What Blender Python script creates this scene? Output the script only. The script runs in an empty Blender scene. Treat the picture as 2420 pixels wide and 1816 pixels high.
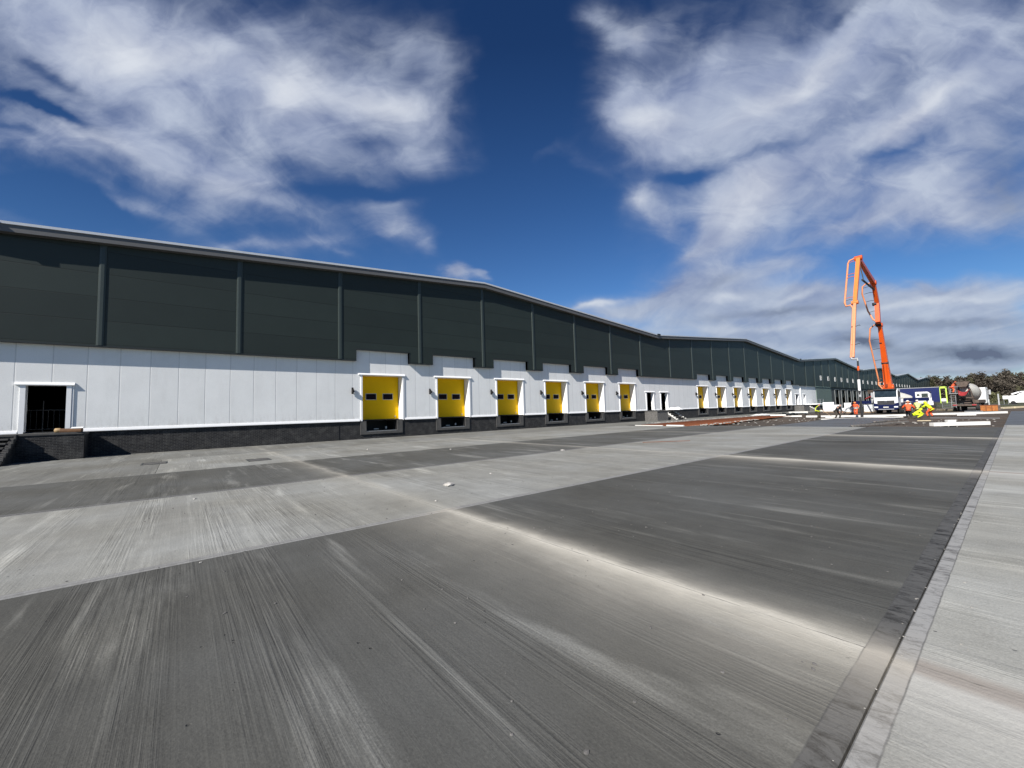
import bpy, math, random
from mathutils import Vector, Matrix
random.seed(7)
S = bpy.context.scene
COL = S.collection
R = math.radians

# ------------------------------------------------------------------ helpers
def lin(c):
    return tuple(((v/255)/12.92 if v/255 <= .04045 else ((v/255+.055)/1.055)**2.4) for v in c) + (1,)

class MB:
    def __init__(s): s.v = []; s.f = []; s.sm = []; s.M = None
    def add(s, vs, fs, smooth=False):
        b = len(s.v)
        if s.M is not None: vs = [s.M @ Vector(v) for v in vs]
        s.v += [tuple(v) for v in vs]
        s.f += [tuple(b+i for i in f) for f in fs]; s.sm += [smooth]*len(fs)
        return s
    def box(s, x0, x1, y0, y1, z0, z1):
        v = [(x, y, z) for z in (z0, z1) for y in (y0, y1) for x in (x0, x1)]
        return s.add(v, [(0,2,3,1),(4,5,7,6),(0,1,5,4),(2,6,7,3),(0,4,6,2),(1,3,7,5)])
    def prism(s, pts, axis, a, b):
        """extrude a polygon (list of 2D points) along axis from a to b"""
        n = len(pts)
        def P(p, t):
            return {'x': (t, p[0], p[1]), 'y': (p[0], t, p[1]), 'z': (p[0], p[1], t)}[axis]
        v = [P(p, a) for p in pts] + [P(p, b) for p in pts]
        f = [tuple(range(n)), tuple(range(2*n-1, n-1, -1))]
        f += [(i, i+n, (i+1) % n+n, (i+1) % n) for i in range(n)]
        return s.add(v, f)
    def tube(s, pts, r, n=8, caps=True, flat=1.0):
        pts = [Vector(p) for p in pts]
        rs = r if isinstance(r, (list, tuple)) else [r]*len(pts)
        v = []; up = None
        for i, p in enumerate(pts):
            d = (pts[min(i+1, len(pts)-1)]-pts[max(i-1, 0)])
            d = d.normalized() if d.length > 1e-9 else Vector((0, 0, 1))
            if up is None:
                up = Vector((0, 0, 1)) if abs(d.z) < .9 else Vector((1, 0, 0))
            a = d.cross(up)
            if a.length < 1e-5: a = d.cross(Vector((.3, 1, .2)))
            a.normalize(); b = a.cross(d).normalized(); up = b
            for k in range(n):
                t = 2*math.pi*k/n
                v.append(p+a*math.cos(t)*rs[i]+b*math.sin(t)*rs[i]*flat)
        f = []
        for i in range(len(pts)-1):
            for k in range(n):
                f.append((i*n+k, i*n+(k+1) % n, (i+1)*n+(k+1) % n, (i+1)*n+k))
        s.add(v, f, True)
        if caps:
            s.add(v[:n], [tuple(range(n-1, -1, -1))]); s.add(v[-n:], [tuple(range(n))])
        return s
    def beam(s, p, q, w0, h0, w1=None, h1=None, side=(1, 0, 0)):
        """box beam from p to q, w along side, h across"""
        w1 = w0 if w1 is None else w1; h1 = h0 if h1 is None else h1
        p = Vector(p); q = Vector(q); d = (q-p).normalized(); a = Vector(side); a = (a-d*a.dot(d)).normalized(); b = d.cross(a)
        v = [p+a*x*w0/2+b*y*h0/2 for x, y in ((-1,-1),(1,-1),(1,1),(-1,1))]+[q+a*x*w1/2+b*y*h1/2 for x, y in ((-1,-1),(1,-1),(1,1),(-1,1))]
        return s.add(v, [(0,3,2,1),(4,5,6,7),(0,1,5,4),(1,2,6,5),(2,3,7,6),(3,0,4,7)])
    def lathe(s, prof, c=(0, 0, 0), axis=(0, 0, 1), n=20):
        ax = Vector(axis).normalized(); a = ax.cross(Vector((0, 0, 1)) if abs(ax.z) < .9 else Vector((1, 0, 0))).normalized(); b = ax.cross(a)
        c = Vector(c); v = []
        for r, h in prof:
            for k in range(n):
                t = 2*math.pi*k/n
                v.append(c+ax*h+a*r*math.cos(t)+b*r*math.sin(t))
        f = []
        for i in range(len(prof)-1):
            for k in range(n): f.append((i*n+k, i*n+(k+1) % n, (i+1)*n+(k+1) % n, (i+1)*n+k))
        s.add(v, f, True)
        s.add(v[:n], [tuple(range(n))]); s.add(v[-n:], [tuple(range(n-1, -1, -1))])
        return s
    def build(s, name, mat, parent=None, bevel=0):
        me = bpy.data.meshes.new(name); me.from_pydata(s.v, [], s.f)
        for i, p in enumerate(me.polygons): p.use_smooth = s.sm[i]
        me.materials.append(mat); me.update()
        o = bpy.data.objects.new(name, me); COL.objects.link(o)
        if parent is not None: o.parent = parent
        if bevel:
            m = o.modifiers.new('bevel', 'BEVEL'); m.width = bevel; m.segments = 2; m.limit_method = 'ANGLE'; m.angle_limit = R(40)
        return o

def tag(o, label=None, cat=None, group=None, kind=None):
    if label: o['label'] = label
    if cat: o['category'] = cat
    if group: o['group'] = group
    if kind: o['kind'] = kind
    return o
def empty(name, loc=(0, 0, 0), rz=0, label=None, cat=None, group=None):
    o = bpy.data.objects.new(name, None); COL.objects.link(o); o.location = loc; o.rotation_euler = (0, 0, rz)
    o.empty_display_size = .3
    return tag(o, label, cat, group)
def copy_tree(o, parent=None):
    c = o.copy(); COL.objects.link(c); c.parent = parent
    for ch in [x for x in bpy.data.objects if x.parent == o]: copy_tree(ch, c)
    return c

# ------------------------------------------------------------------ node helpers
class NT:
    def __init__(s, tree): s.t = tree; s.n = tree.nodes; s.l = tree.links
    def new(s, typ, **kw):
        n = s.n.new(typ)
        for k, v in kw.items(): setattr(n, k, v)
        return n
    def set(s, sock, v):
        if isinstance(v, bpy.types.NodeSocket): s.l.new(v, sock)
        elif v is not None: sock.default_value = v
    def m(s, op, a, b=None, c=None, clamp=False):
        n = s.new('ShaderNodeMath', operation=op, use_clamp=clamp)
        s.set(n.inputs[0], a); s.set(n.inputs[1], b)
        if c is not None: s.set(n.inputs[2], c)
        return n.outputs[0]
    def vm(s, op, a, b=None):
        n = s.new('ShaderNodeVectorMath', operation=op); s.set(n.inputs[0], a)
        if b is not None: s.set(n.inputs[1], b)
        return n.outputs['Value'] if op in ('LENGTH', 'DOT_PRODUCT') else n.outputs['Vector']
    def xyz(s, x, y, z=0.0):
        n = s.new('ShaderNodeCombineXYZ')
        for i, q in enumerate((x, y, z)): s.set(n.inputs[i], q)
        return n.outputs[0]
    def sep(s, v):
        n = s.new('ShaderNodeSeparateXYZ'); s.set(n.inputs[0], v); return n.outputs
    def noise(s, vec, scale=1, detail=4, rough=.5, dist=0, color=False):
        n = s.new('ShaderNodeTexNoise'); s.set(n.inputs['Vector'], vec)
        n.inputs['Scale'].default_value = scale; n.inputs['Detail'].default_value = detail; n.inputs['Roughness'].default_value = rough
        n.inputs['Distortion'].default_value = dist
        return n.outputs['Color' if color else 'Fac']
    def ramp(s, v, a, b, c=0.0, d=1.0, smooth=False):
        n = s.new('ShaderNodeMapRange', clamp=True)
        if smooth: n.interpolation_type = 'SMOOTHSTEP'
        for i, q in enumerate((v, a, b, c, d)): s.set(n.inputs[i], q)
        return n.outputs[0]
    def mix(s, f, a, b, mode='MIX'):
        n = s.new('ShaderNodeMix', data_type='RGBA', blend_type=mode)
        s.set(n.inputs[0], f); s.set(n.inputs[6], a); s.set(n.inputs[7], b)
        return n.outputs[2]
    def pos(s):
        return s.new('ShaderNodeNewGeometry').outputs['Position']
    def obj(s):
        return s.new('ShaderNodeTexCoord').outputs['Object']
def newmat(name):
    m = bpy.data.materials.new(name); m.use_nodes = True
    t = NT(m.node_tree); b = t.n['Principled BSDF']
    return m, t, b
def bump(t, b, h, strength=.3, dist=.01):
    n = t.new('ShaderNodeBump'); n.inputs['Strength'].default_value = strength; n.inputs['Distance'].default_value = dist
    t.set(n.inputs['Height'], h); t.l.new(n.outputs[0], b.inputs['Normal'])
def flatmat(name, col, rough=.5, metal=0, var=.12, scale=3, dirt=0, spec=.5):
    """base colour broken up by two noises"""
    m, t, b = newmat(name)
    p = t.obj()
    n1 = t.noise(p, scale, 5, .6); n2 = t.noise(p, scale*9, 3, .6)
    k = t.m('ADD', t.m('MULTIPLY', n1, .65), t.m('MULTIPLY', n2, .35))
    c0 = tuple(v*(1-var) for v in col[:3])+(1,); c1 = tuple(min(1, v*(1+var)) for v in col[:3])+(1,)
    c = t.mix(t.ramp(k, .35, .65), c0, c1)
    if dirt:
        c = t.mix(t.m('MULTIPLY', t.ramp(t.noise(p, scale*1.7, 6, .7), .5, .7), dirt), c, (.11, .085, .06, 1))
    t.set(b.inputs['Base Color'], c)
    t.set(b.inputs['Roughness'], t.ramp(n2, .3, .7, max(0, rough-.08), min(1, rough+.08)))
    b.inputs['Metallic'].default_value = metal
    b.inputs['Specular IOR Level'].default_value = spec
    return m

# ------------------------------------------------------------------ camera
f_px = 965.59; yaw = R(50.97219578); pitch = R(3.93479786); roll = R(-1.72635709); CH = 1.567
fw = Vector((-math.sin(yaw)*math.cos(pitch), math.cos(yaw)*math.cos(pitch), math.sin(pitch)))
r0 = Vector((math.cos(yaw), math.sin(yaw), 0)); u0 = r0.cross(fw)
rr = r0*math.cos(roll)+u0*math.sin(roll); uu = -r0*math.sin(roll)+u0*math.cos(roll)
cam = bpy.data.cameras.new('camera'); co = bpy.data.objects.new('camera', cam); COL.objects.link(co)
co.matrix_world = Matrix(((rr.x, uu.x, -fw.x, 0), (rr.y, uu.y, -fw.y, 0), (rr.z, uu.z, -fw.z, CH), (0, 0, 0, 1)))
cam.sensor_width = 36; cam.lens = 36*f_px/2420; cam.clip_end = 5000; cam.clip_start = .05
S.camera = co
S.view_settings.view_transform = 'Standard'; S.view_settings.look = 'None'; S.view_settings.gamma = 1
S.view_settings.exposure = 0.55

# ------------------------------------------------------------------ light
SUN = Vector((.345, -1.25, 1.0)).normalized()
sl = bpy.data.lights.new('sun', 'SUN'); so = bpy.data.objects.new('sun', sl); COL.objects.link(so)
sl.energy = 5.0; sl.angle = R(.5); sl.color = (1, .955, .89)
so.rotation_euler = SUN.to_track_quat('Z', 'Y').to_euler(); so.location = (20, -40, 40)

# ------------------------------------------------------------------ world : sky + clouds laid out on the dome
W = bpy.data.worlds.new('World'); S.world = W; W.use_nodes = True
t = NT(W.node_tree); bg = t.n['Background']
sky = t.new('ShaderNodeTexSky', sky_type='NISHITA'); sky.sun_disc = False
sky.sun_elevation = math.asin(SUN.z); sky.sun_rotation = math.atan2(SUN.x, SUN.y); sky.altitude = 0
sky.air_density = 1.0; sky.dust_density = .3; sky.ozone_density = 3.0
d = t.new('ShaderNodeTexCoord').outputs['Generated']
dx, dy, dz = t.sep(d)
# fixed horizontal frame looking north-west over the yard
SY = R(51.0); Fh = (-math.sin(SY), math.cos(SY), 0.0); Rh = (math.cos(SY), math.sin(SY), 0.0)
df = t.m('MAXIMUM', t.m('ABSOLUTE', t.vm('DOT_PRODUCT', d, Fh)), .12)
gu = t.m('DIVIDE', t.vm('DOT_PRODUCT', d, Rh), df); gv = t.m('DIVIDE', dz, df)
g = t.xyz(gu, gv)
# cloud deck plane coordinates (clouds run in streets towards az=SY-ish)
zz = t.m('ADD', t.m('ABSOLUTE', dz), .10)
pu = t.m('DIVIDE', t.vm('DOT_PRODUCT', d, Rh), zz); pv = t.m('DIVIDE', t.vm('DOT_PRODUCT', d, Fh), zz)
ca, sa = math.cos(R(8)), math.sin(R(8))
su = t.m('ADD', t.m('MULTIPLY', pu, ca), t.m('MULTIPLY', pv, -sa)); sv = t.m('ADD', t.m('MULTIPLY', pu, sa), t.m('MULTIPLY', pv, ca))
deck = t.xyz(t.m('MULTIPLY', su, 1.0), t.m('MULTIPLY', sv, .33), 3.7)
n_big = t.noise(deck, 1.35, 5, .5, .4)
n_fin = t.noise(deck, 3.6, 6, .5, .6)
warp = t.vm('SUBTRACT', t.noise(t.vm('MULTIPLY', g, (1, 1.5, 1)), 3.0, 5, .55, color=True), (.5, .5, .5))
gw = t.vm('ADD', g, t.vm('MULTIPLY', warp, (.20, .13, 0)))
warp2 = t.vm('SUBTRACT', t.noise(t.vm('MULTIPLY', g, (1, 2.0, 1)), 9, 5, .6, color=True), (.5, .5, .5))
gw2 = t.vm('ADD', g, t.vm('MULTIPLY', warp2, (.10, .05, 0)))
n_puff = t.noise(t.vm('MULTIPLY', gw, (1, 1.7, 1)), 7, 9, .60, .5)
n_soft = t.noise(t.vm('MULTIPLY', gw, (1, 1.3, 1)), 3.2, 4, .5, .3)
def blobs(lst, base):
    tot = None
    for cx, cy, sx, sy, ang, amp in lst:
        src = base
        if tot is not None:      # chain the evaluation order so that few values are alive at once
            ma = t.new('ShaderNodeVectorMath', operation='MULTIPLY_ADD'); t.set(ma.inputs[0], tot); ma.inputs[1].default_value = (1e-6,)*3; t.set(ma.inputs[2], base); src = ma.outputs[0]
        mp = t.new('ShaderNodeMapping', vector_type='TEXTURE'); t.set(mp.inputs[0], src)
        mp.inputs['Location'].default_value = (cx, cy, 0); mp.inputs['Rotation'].default_value = (0, 0, R(ang)); mp.inputs['Scale'].default_value = (sx, sy, 1)
        r = t.vm('LENGTH', mp.outputs[0])
        gss = t.m('MULTIPLY', t.m('POWER', math.e, t.m('MULTIPLY', t.m('MULTIPLY', r, r), -1.0)), amp)
        tot = gss if tot is None else t.m('ADD', tot, gss)
    return tot
CLOUDS = [(-1.189, 1.039, 0.295, 0.147, -20, 0.63), (-1.005, 0.969, 0.272, 0.125, -15, 0.7875), (-0.8, 0.988, 0.272, 0.091, -20, 0.4725), (-0.558, 0.879, 0.204, 0.091, -12, 0.735), (-0.319, 0.808, 0.17, 0.079, -4, 0.735),
 (-1.174, 0.735, 0.227, 0.062, -16, 0.735), (-0.876, 0.689, 0.249, 0.074, -18, 0.8925), (-0.674, 0.621, 0.125, 0.051, -12, 0.63), (-0.784, 0.81, 0.249, 0.102, -10, 0.525), (-1.061, 0.869, 0.193, 0.068, -25, 0.315),
 (-0.188, 0.766, 0.068, 0.091, 0, 0.315), (-0.162, 0.917, 0.057, 0.068, 40, 0.294), (-0.317, 0.999, 0.147, 0.04, -30, 0.2625), (-0.257, 0.946, 0.068, 0.068, 0, 0.21), (-0.485, 0.714, 0.193, 0.068, -8, 0.441),
 (-0.249, 0.657, 0.147, 0.057, -8, 0.357), (-0.559, 1.019, 0.181, 0.057, -20, 0.315), (-0.967, 0.575, 0.125, 0.018, -25, 0.336), (-0.813, 0.534, 0.147, 0.025, -12, 0.336), (-0.626, 0.558, 0.215, 0.025, -6, 0.315),
 (-0.648, 0.445, 0.091, 0.018, 4, 0.525), (-0.496, 0.446, 0.113, 0.023, 6, 0.504), (-0.415, 0.413, 0.034, 0.016, -30, 0.315), (-0.286, 0.536, 0.102, 0.02, 0, 0.315), (-0.286, 0.475, 0.068, 0.039, -25, 0.651),
 (-0.217, 0.425, 0.034, 0.029, -40, 0.42), (-0.532, 0.507, 0.136, 0.034, -10, 0.21), (0.252, 1.032, 0.068, 0.029, -35, 0.414), (0.192, 1.047, 0.068, 0.034, 0, 0.2625), (0.297, 0.954, 0.045, 0.068, -30, 0.253),
 (0.37, 0.964, 0.057, 0.057, 40, 0.5175), (0.289, 0.789, 0.068, 0.079, 20, 0.5175), (0.37, 0.743, 0.113, 0.057, 8, 0.8625), (0.495, 0.833, 0.136, 0.091, 20, 0.6325), (0.643, 0.904, 0.181, 0.091, 20, 0.575),
 (0.733, 0.826, 0.227, 0.051, 33, 0.805), (0.923, 0.947, 0.204, 0.068, 30, 0.69), (1.106, 0.967, 0.227, 0.136, 20, 0.5175), (1.281, 0.91, 0.136, 0.147, 0, 0.575), (1.207, 0.785, 0.227, 0.068, 15, 0.483),
 (0.561, 0.749, 0.215, 0.045, 22, 0.6325), (1.059, 0.734, 0.238, 0.039, 24, 0.92), (0.839, 0.66, 0.193, 0.034, 24, 0.6325), (0.8, 0.761, 0.227, 0.068, 24, 0.4025), (0.449, 0.672, 0.136, 0.025, 15, 0.345),
 (1.219, 0.673, 0.136, 0.057, 10, 0.4025), (0.619, 0.562, 0.079, 0.045, 30, 0.8625), (0.579, 0.497, 0.102, 0.068, 50, 0.8625), (0.493, 0.415, 0.102, 0.034, 40, 0.575), (0.336, 0.535, 0.045, 0.034, 30, 0.575),
 (0.392, 0.491, 0.045, 0.045, -50, 0.437), (0.412, 0.436, 0.034, 0.028, 0, 0.253), (0.118, 0.67, 0.057, 0.023, 30, 0.294), (0.211, 0.63, 0.057, 0.016, -40, 0.2875), (0.093, 0.64, 0.034, 0.023, 0, 0.1575),
 (0.783, 0.551, 0.136, 0.057, 20, 0.368), (0.943, 0.51, 0.249, 0.079, 12, 0.414), (1.202, 0.514, 0.181, 0.125, 0, 0.5175), (0.843, 0.429, 0.17, 0.027, 14, 0.368), (1.112, 0.444, 0.227, 0.045, 0, 0.345),
 (0.444, 0.381, 0.057, 0.011, 25, 0.345), (0.464, 0.321, 0.125, 0.034, 25, 0.5124), (0.603, 0.329, 0.136, 0.034, 12, 0.61), (0.765, 0.336, 0.091, 0.025, -6, 0.549), (0.402, 0.264, 0.136, 0.025, 15, 0.61),
 (0.218, 0.256, 0.057, 0.011, 12, 0.61), (0.263, 0.234, 0.068, 0.016, -5, 0.366), (0.598, 0.258, 0.17, 0.039, 6, 0.732), (0.748, 0.266, 0.136, 0.027, 8, 0.671), (0.661, 0.175, 0.295, 0.039, 4, 0.793),
 (1.026, 0.275, 0.068, 0.014, -20, 0.366), (1.032, 0.222, 0.249, 0.029, 4, 0.732), (1.167, 0.194, 0.193, 0.034, -6, 0.732), (0.912, 0.167, 0.295, 0.034, 0, 0.671), (1.019, 0.095, 0.397, 0.045, 0, 0.915),
 (0.678, 0.105, 0.227, 0.034, 0, 0.61), (1.169, 0.113, 0.227, 0.045, 0, 0.732), (0.788, 0.761, 0.431, 0.147, 14, 0.3), (1.06, 0.506, 0.363, 0.147, 4, 0.22), (0.656, 0.58, 0.249, 0.079, 20, 0.18),
 (0.315, 0.839, 0.102, 0.102, 20, 0.25), (0.444, 0.988, 0.136, 0.068, 20, 0.28), (-0.462, 0.713, 0.374, 0.079, -8, 0.2), (0.744, 0.207, 0.476, 0.079, 0, 0.35), (0.484, 0.274, 0.181, 0.057, 10, 0.3),
 (1.15, 0.253, 0.181, 0.034, 0, 0.35), (-0.126, 0.891, 0.068, 0.136, 20, 0.18), (-0.755, 0.55, 0.317, 0.057, -10, 0.16), (0.573, 0.224, 0.34, 0.057, 4, 0.3), (0.406, 0.323, 0.159, 0.045, 20, 0.28),
 (0.919, 0.249, 0.295, 0.045, 0, 0.3), (0.541, 0.438, 0.125, 0.068, 30, 0.25), ]   # sideways / upward slope of the sight line in the fixed frame, half sizes, tilt, amount
HOLES = [(0.053, 0.86, 0.102, 0.272, 0, 0.6), (0.018, 0.49, 0.215, 0.125, 0, 0.5), (0.094, 0.333, 0.17, 0.045, -8, 0.45), (-1.182, 0.905, 0.125, 0.016, -30, 0.5), (-1.227, 0.843, 0.125, 0.011, -28, 0.4),
 (-1.154, 0.809, 0.102, 0.014, -32, 0.6), (-1.235, 0.768, 0.079, 0.011, -28, 0.35), (-1.131, 0.574, 0.227, 0.041, -10, 0.6), (0.666, 0.647, 0.091, 0.016, 12, 0.4), (0.474, 0.597, 0.079, 0.02, 5, 0.45),
 (0.991, 0.64, 0.125, 0.011, 22, 0.25), (1.066, 0.327, 0.306, 0.029, 0, 0.5), (0.892, 1.002, 0.057, 0.018, 35, 0.4), (-0.343, 0.703, 0.068, 0.034, 0, 0.3), (-0.201, 0.705, 0.045, 0.023, 0, 0.2),
 (-0.391, 0.575, 0.227, 0.018, -5, 0.25), ]
cover = t.m('SUBTRACT', blobs(CLOUDS, gw), blobs(HOLES, gw))
nmod = t.m('ADD', t.m('MULTIPLY', t.m('SUBTRACT', n_big, .5), 1.25), t.m('MULTIPLY', t.m('SUBTRACT', n_fin, .5), .9))
nmod = t.m('ADD', nmod, t.m('MULTIPLY', t.m('SUBTRACT', n_soft, .5), 1.0))
npuf = t.m('MULTIPLY', t.m('SUBTRACT', n_puff, .5), .75)
lowk = t.ramp(gv, .25, .7)
tex = t.m('ADD', t.m('MULTIPLY', nmod, t.ramp(lowk, 0, 1, .45, 1)), t.m('MULTIPLY', npuf, t.ramp(lowk, 0, 1, 1.1, .75)))
small = blobs([(-0.131, 0.354, 0.034, 0.02, -5, 1.5), (-0.068, 0.349, 0.029, 0.014, -20, 0.9), ], gw2)
dens = t.m('ADD', t.m('ADD', cover, t.m('MULTIPLY', tex, t.ramp(cover, -.1, .35, .25, 1))), small)
alpha = t.ramp(dens, -.14, 1.12, 0, 1, True)
alpha = t.m('MULTIPLY', alpha, .97)
front = t.ramp(t.vm('DOT_PRODUCT', d, Fh), -.0, .42, .05, 1.0, True)
alpha = t.m('MULTIPLY', alpha, front)
# cloud colour : bright fringe, grey-lilac heart, dark bars near the horizon
hue = t.ramp(t.m('ADD', t.m('MULTIPLY', n_fin, .35), t.m('ADD', t.m('MULTIPLY', n_puff, .33), t.m('MULTIPLY', n_soft, .32))), .38, .62)
c_hi = lin((196, 206, 224)); c_lo = lin((126, 141, 180))
ccol = t.mix(t.ramp(hue, 0, 1, .0, .92), c_lo, c_hi)
bright = blobs([(-1.005, 0.969, 0.159, 0.079, 0, 0.8), (-0.534, 0.865, 0.102, 0.068, -20, 1), (-0.307, 0.802, 0.113, 0.045, -10, 0.9), (-1.067, 0.732, 0.136, 0.029, -25, 0.6), (-0.721, 0.604, 0.102, 0.027, -10, 0.5),
 (-0.799, 0.95, 0.136, 0.045, 0, 0.4), (0.382, 0.742, 0.079, 0.039, 0, 0.9), (0.365, 0.977, 0.027, 0.027, 0, 0.5), (0.746, 0.831, 0.181, 0.027, 36, 0.85), (1.06, 0.74, 0.136, 0.023, 26, 1),
 (0.619, 0.556, 0.068, 0.039, 30, 1.1), (0.579, 0.485, 0.057, 0.045, 45, 0.6), (-0.286, 0.463, 0.039, 0.029, 0, 0.8), (0.224, 0.256, 0.045, 0.009, 10, 0.9), (0.347, 0.528, 0.034, 0.023, 0, 0.6),
 (0.529, 0.266, 0.068, 0.011, 5, 0.7), (0.714, 0.267, 0.068, 0.01, 10, 0.7), (0.639, 0.193, 0.181, 0.011, 4, 0.8), (0.987, 0.229, 0.136, 0.01, 8, 0.7), (1.148, 0.236, 0.079, 0.009, 0, 0.6),
 (0.738, 0.138, 0.181, 0.01, 2, 0.6), (1.075, 0.082, 0.181, 0.01, 0, 0.5), ], gw)
ccol = t.mix(t.m('MULTIPLY', t.m('MULTIPLY', bright, t.ramp(hue, 0, 1, .45, 1.0)), .85, clamp=True), ccol, lin((236, 240, 246)))
ccol = t.mix(t.ramp(gv, .05, .42, .5, 0), ccol, lin((172, 188, 206)))
dark = blobs([(0.853, 0.152, 0.051, 0.016, -10, 1.3), (0.909, 0.139, 0.057, 0.016, -8, 0.9), (1.034, 0.123, 0.091, 0.014, 0, 0.9), (1.157, 0.108, 0.125, 0.02, -2, 1.3), (1.077, 0.099, 0.181, 0.011, 0, 0.6),
 (0.791, 0.232, 0.125, 0.014, 4, 0.6), (1.275, 0.536, 0.079, 0.102, 0, 0.8), (0.618, 0.223, 0.136, 0.01, 4, 0.6), (0.532, 0.307, 0.057, 0.014, 20, 0.4), (1.12, 0.184, 0.136, 0.01, 0, 0.5),
 (0.971, 0.189, 0.181, 0.009, 0, 0.4), (1.073, 0.065, 0.249, 0.009, 0, 0.5), ], gw2)
dark = t.m('MULTIPLY', dark, t.ramp(n_puff, .3, .6, .45, 1.0))
ccol = t.mix(t.m('MULTIPLY', dark, .75, clamp=True), ccol, lin((104, 116, 140)))
alpha = t.m('MAXIMUM', alpha, t.m('MULTIPLY', dark, .75, clamp=True))
hs = t.new('ShaderNodeHueSaturation'); hs.inputs['Saturation'].default_value = 1.2; hs.inputs['Value'].default_value = 1.0; hs.inputs['Hue'].default_value = .507
t.l.new(sky.outputs[0], hs.inputs['Color'])
BGS = .062
skyc = t.mix(1.0, hs.outputs[0], t.mix(t.ramp(gv, .05, .95), (.88, 1.10, 1.26, 1), (.38, .52, .66, 1)), 'MULTIPLY')
cl = t.vm('MULTIPLY', ccol, (1/BGS*.66,)*3)
out = t.mix(alpha, skyc, cl)
t.l.new(out, bg.inputs['Color']); bg.inputs['Strength'].default_value = BGS

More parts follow.
